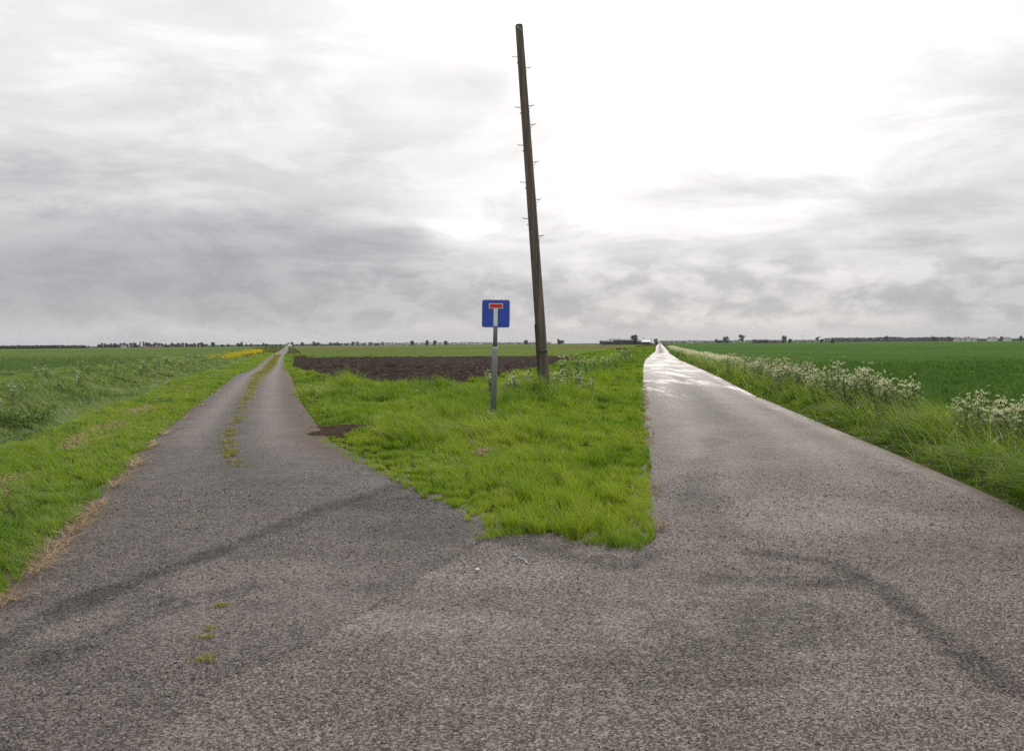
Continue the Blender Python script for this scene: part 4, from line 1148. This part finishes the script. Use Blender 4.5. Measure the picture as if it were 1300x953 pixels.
# darker and lighter banks
for g in ((-2.4, 18.3, 3.4, 1.6, -.24), (-7, 15, 9, 1.6, -.07), (-3, 12.8, 7, .9, -.08), (8, 15.5, 7, 1.0, -.10), (13, 10.9, 8, 1.1, -.30), (-31, 11.8, 8, 1.5, -.13), (-26, 5.0, 15, 3.2, -.085), (-6, 8.5, 6, .6, .16),
          (-22, 10.0, 10, 1.0, .10), (-12, 6.8, 8, .8, -.09), (24, 8.6, 10, .8, -.10), (22, 3.2, 16, 1.2, -.07), (3, 3.8, 8, 1.2, -.03), (-20, 8.2, 12, .8, -.09), (-27, 1.0, 14, .7, .09), (8, .9, 25, .7, .05), (36, 17, 9, 12, -.26), (20, 3.5, 18, 3, .14), (-30, 20, 12, 6, .08)):
    L = t.m('ADD', L, gauss(*g))
mod = t.m('ADD', 1.0, t.m('MULTIPLY', t.m('SUBTRACT', deck, .5), t.m('MULTIPLY', t.sstep(R(2), R(7), el0), t.lin(R(6), R(24), .40, .28, el0))))
mod = t.m('ADD', mod, t.m('MULTIPLY', t.m('SUBTRACT', deck2, .5), t.m('MULTIPLY', t.sstep(R(2), R(8), el0), .34)))
lowm = t.m('MULTIPLY', t.m('SUBTRACT', 1.0, t.sstep(R(4.5), R(7.5), el)), t.sstep(R(.3), R(1.6), el0))
lowm = t.m('MULTIPLY', lowm, t.lin(R(-25), R(8), .35, 1.0, az0))
mod = t.m('ADD', mod, t.m('MULTIPLY', t.m('SUBTRACT', t.sstep(.38, .62, heapn), .42), t.m('MULTIPLY', lowm, .34)))
# broken layers with firmer edges at middle height
cl = t.node('ShaderNodeCombineXYZ'); t.set(cl.inputs[0], az0); t.set(cl.inputs[1], t.m('MULTIPLY', el0, 3.0)); cl.inputs[2].default_value = 3.7
layn = t.noise(cl.outputs[0], 4.2, 11, .62, .45)
layf = t.m('MULTIPLY', t.sstep(R(3), R(7), el0), t.lin(R(8), R(26), .23, .10, el0))
mod = t.m('ADD', mod, t.m('MULTIPLY', t.m('SUBTRACT', t.sstep(.42, .60, layn), .45), layf))
L = t.m('MAXIMUM', t.m('MULTIPLY', L, mod), .05)
# overhead and behind the cloud is thin and bright
L = t.m('ADD', L, t.m('MULTIPLY', t.sstep(R(32), R(65), el0), 1.25))
tintc = t.ramp(t.m('MULTIPLY', L, .9), [(.30, (.95, .97, 1.05)), (.60, (1.01, .985, 1.0)), (.9, (1.025, 1.0, .985))])
col = t.mix(1.0, tintc, L, 'MULTIPLY')
bg = t.node('ShaderNodeBackground'); t.l.new(col, bg.inputs[0]); bg.inputs[1].default_value = 1.0
sky = t.node('ShaderNodeTexSky', sky_type='NISHITA', sun_disc=False, sun_elevation=SUN_EL, sun_rotation=SUN_AZ)
bg2 = t.node('ShaderNodeBackground'); t.l.new(sky.outputs[0], bg2.inputs[0]); bg2.inputs[1].default_value = .08
mxs = t.node('ShaderNodeMixShader'); mxs.inputs[0].default_value = .94
t.l.new(bg2.outputs[0], mxs.inputs[1]); t.l.new(bg.outputs[0], mxs.inputs[2])
wo = t.node('ShaderNodeOutputWorld'); t.l.new(mxs.outputs[0], wo.inputs['Surface'])

sd = bpy.data.lights.new('sun', 'SUN'); sd.energy = 1.5; sd.angle = R(12); sd.color = (1, .95, .88)
so = bpy.data.objects.new('sun', sd); COL.objects.link(so)
sv = Vector((math.sin(SUN_AZ) * math.cos(SUN_EL), math.cos(SUN_AZ) * math.cos(SUN_EL), math.sin(SUN_EL)))
so.rotation_euler = sv.to_track_quat('Z', 'Y').to_euler(); so.location = sv * 50

# ------------------------------------------------------------------ camera and render
cd = bpy.data.cameras.new('camera'); cam = bpy.data.objects.new('camera', cd); COL.objects.link(cam)
cam.location = (0, 0, CAM_H)
cam.rotation_euler = (Matrix.Rotation(R(90), 3, 'X') @ Matrix.Rotation(-ROLL, 3, 'Z')).to_euler()
cd.sensor_fit = 'HORIZONTAL'; cd.sensor_width = 36; cd.lens = 36 * F / 1300
cd.shift_y = -(476.5 - 436.0) / 1300
cd.clip_start = .1; cd.clip_end = 9000
SC.camera = cam
SC.view_settings.view_transform = 'Standard'; SC.view_settings.look = 'None'
SC.view_settings.exposure = 0; SC.view_settings.gamma = 1; SC.view_settings.use_curve_mapping = False
SC.render.engine = 'CYCLES'
SC.cycles.use_denoising = False
SC.cycles.max_bounces = 4; SC.cycles.diffuse_bounces = 2; SC.cycles.transmission_bounces = 3; SC.cycles.volume_bounces = 0
SC.cycles.sample_clamp_indirect = 4
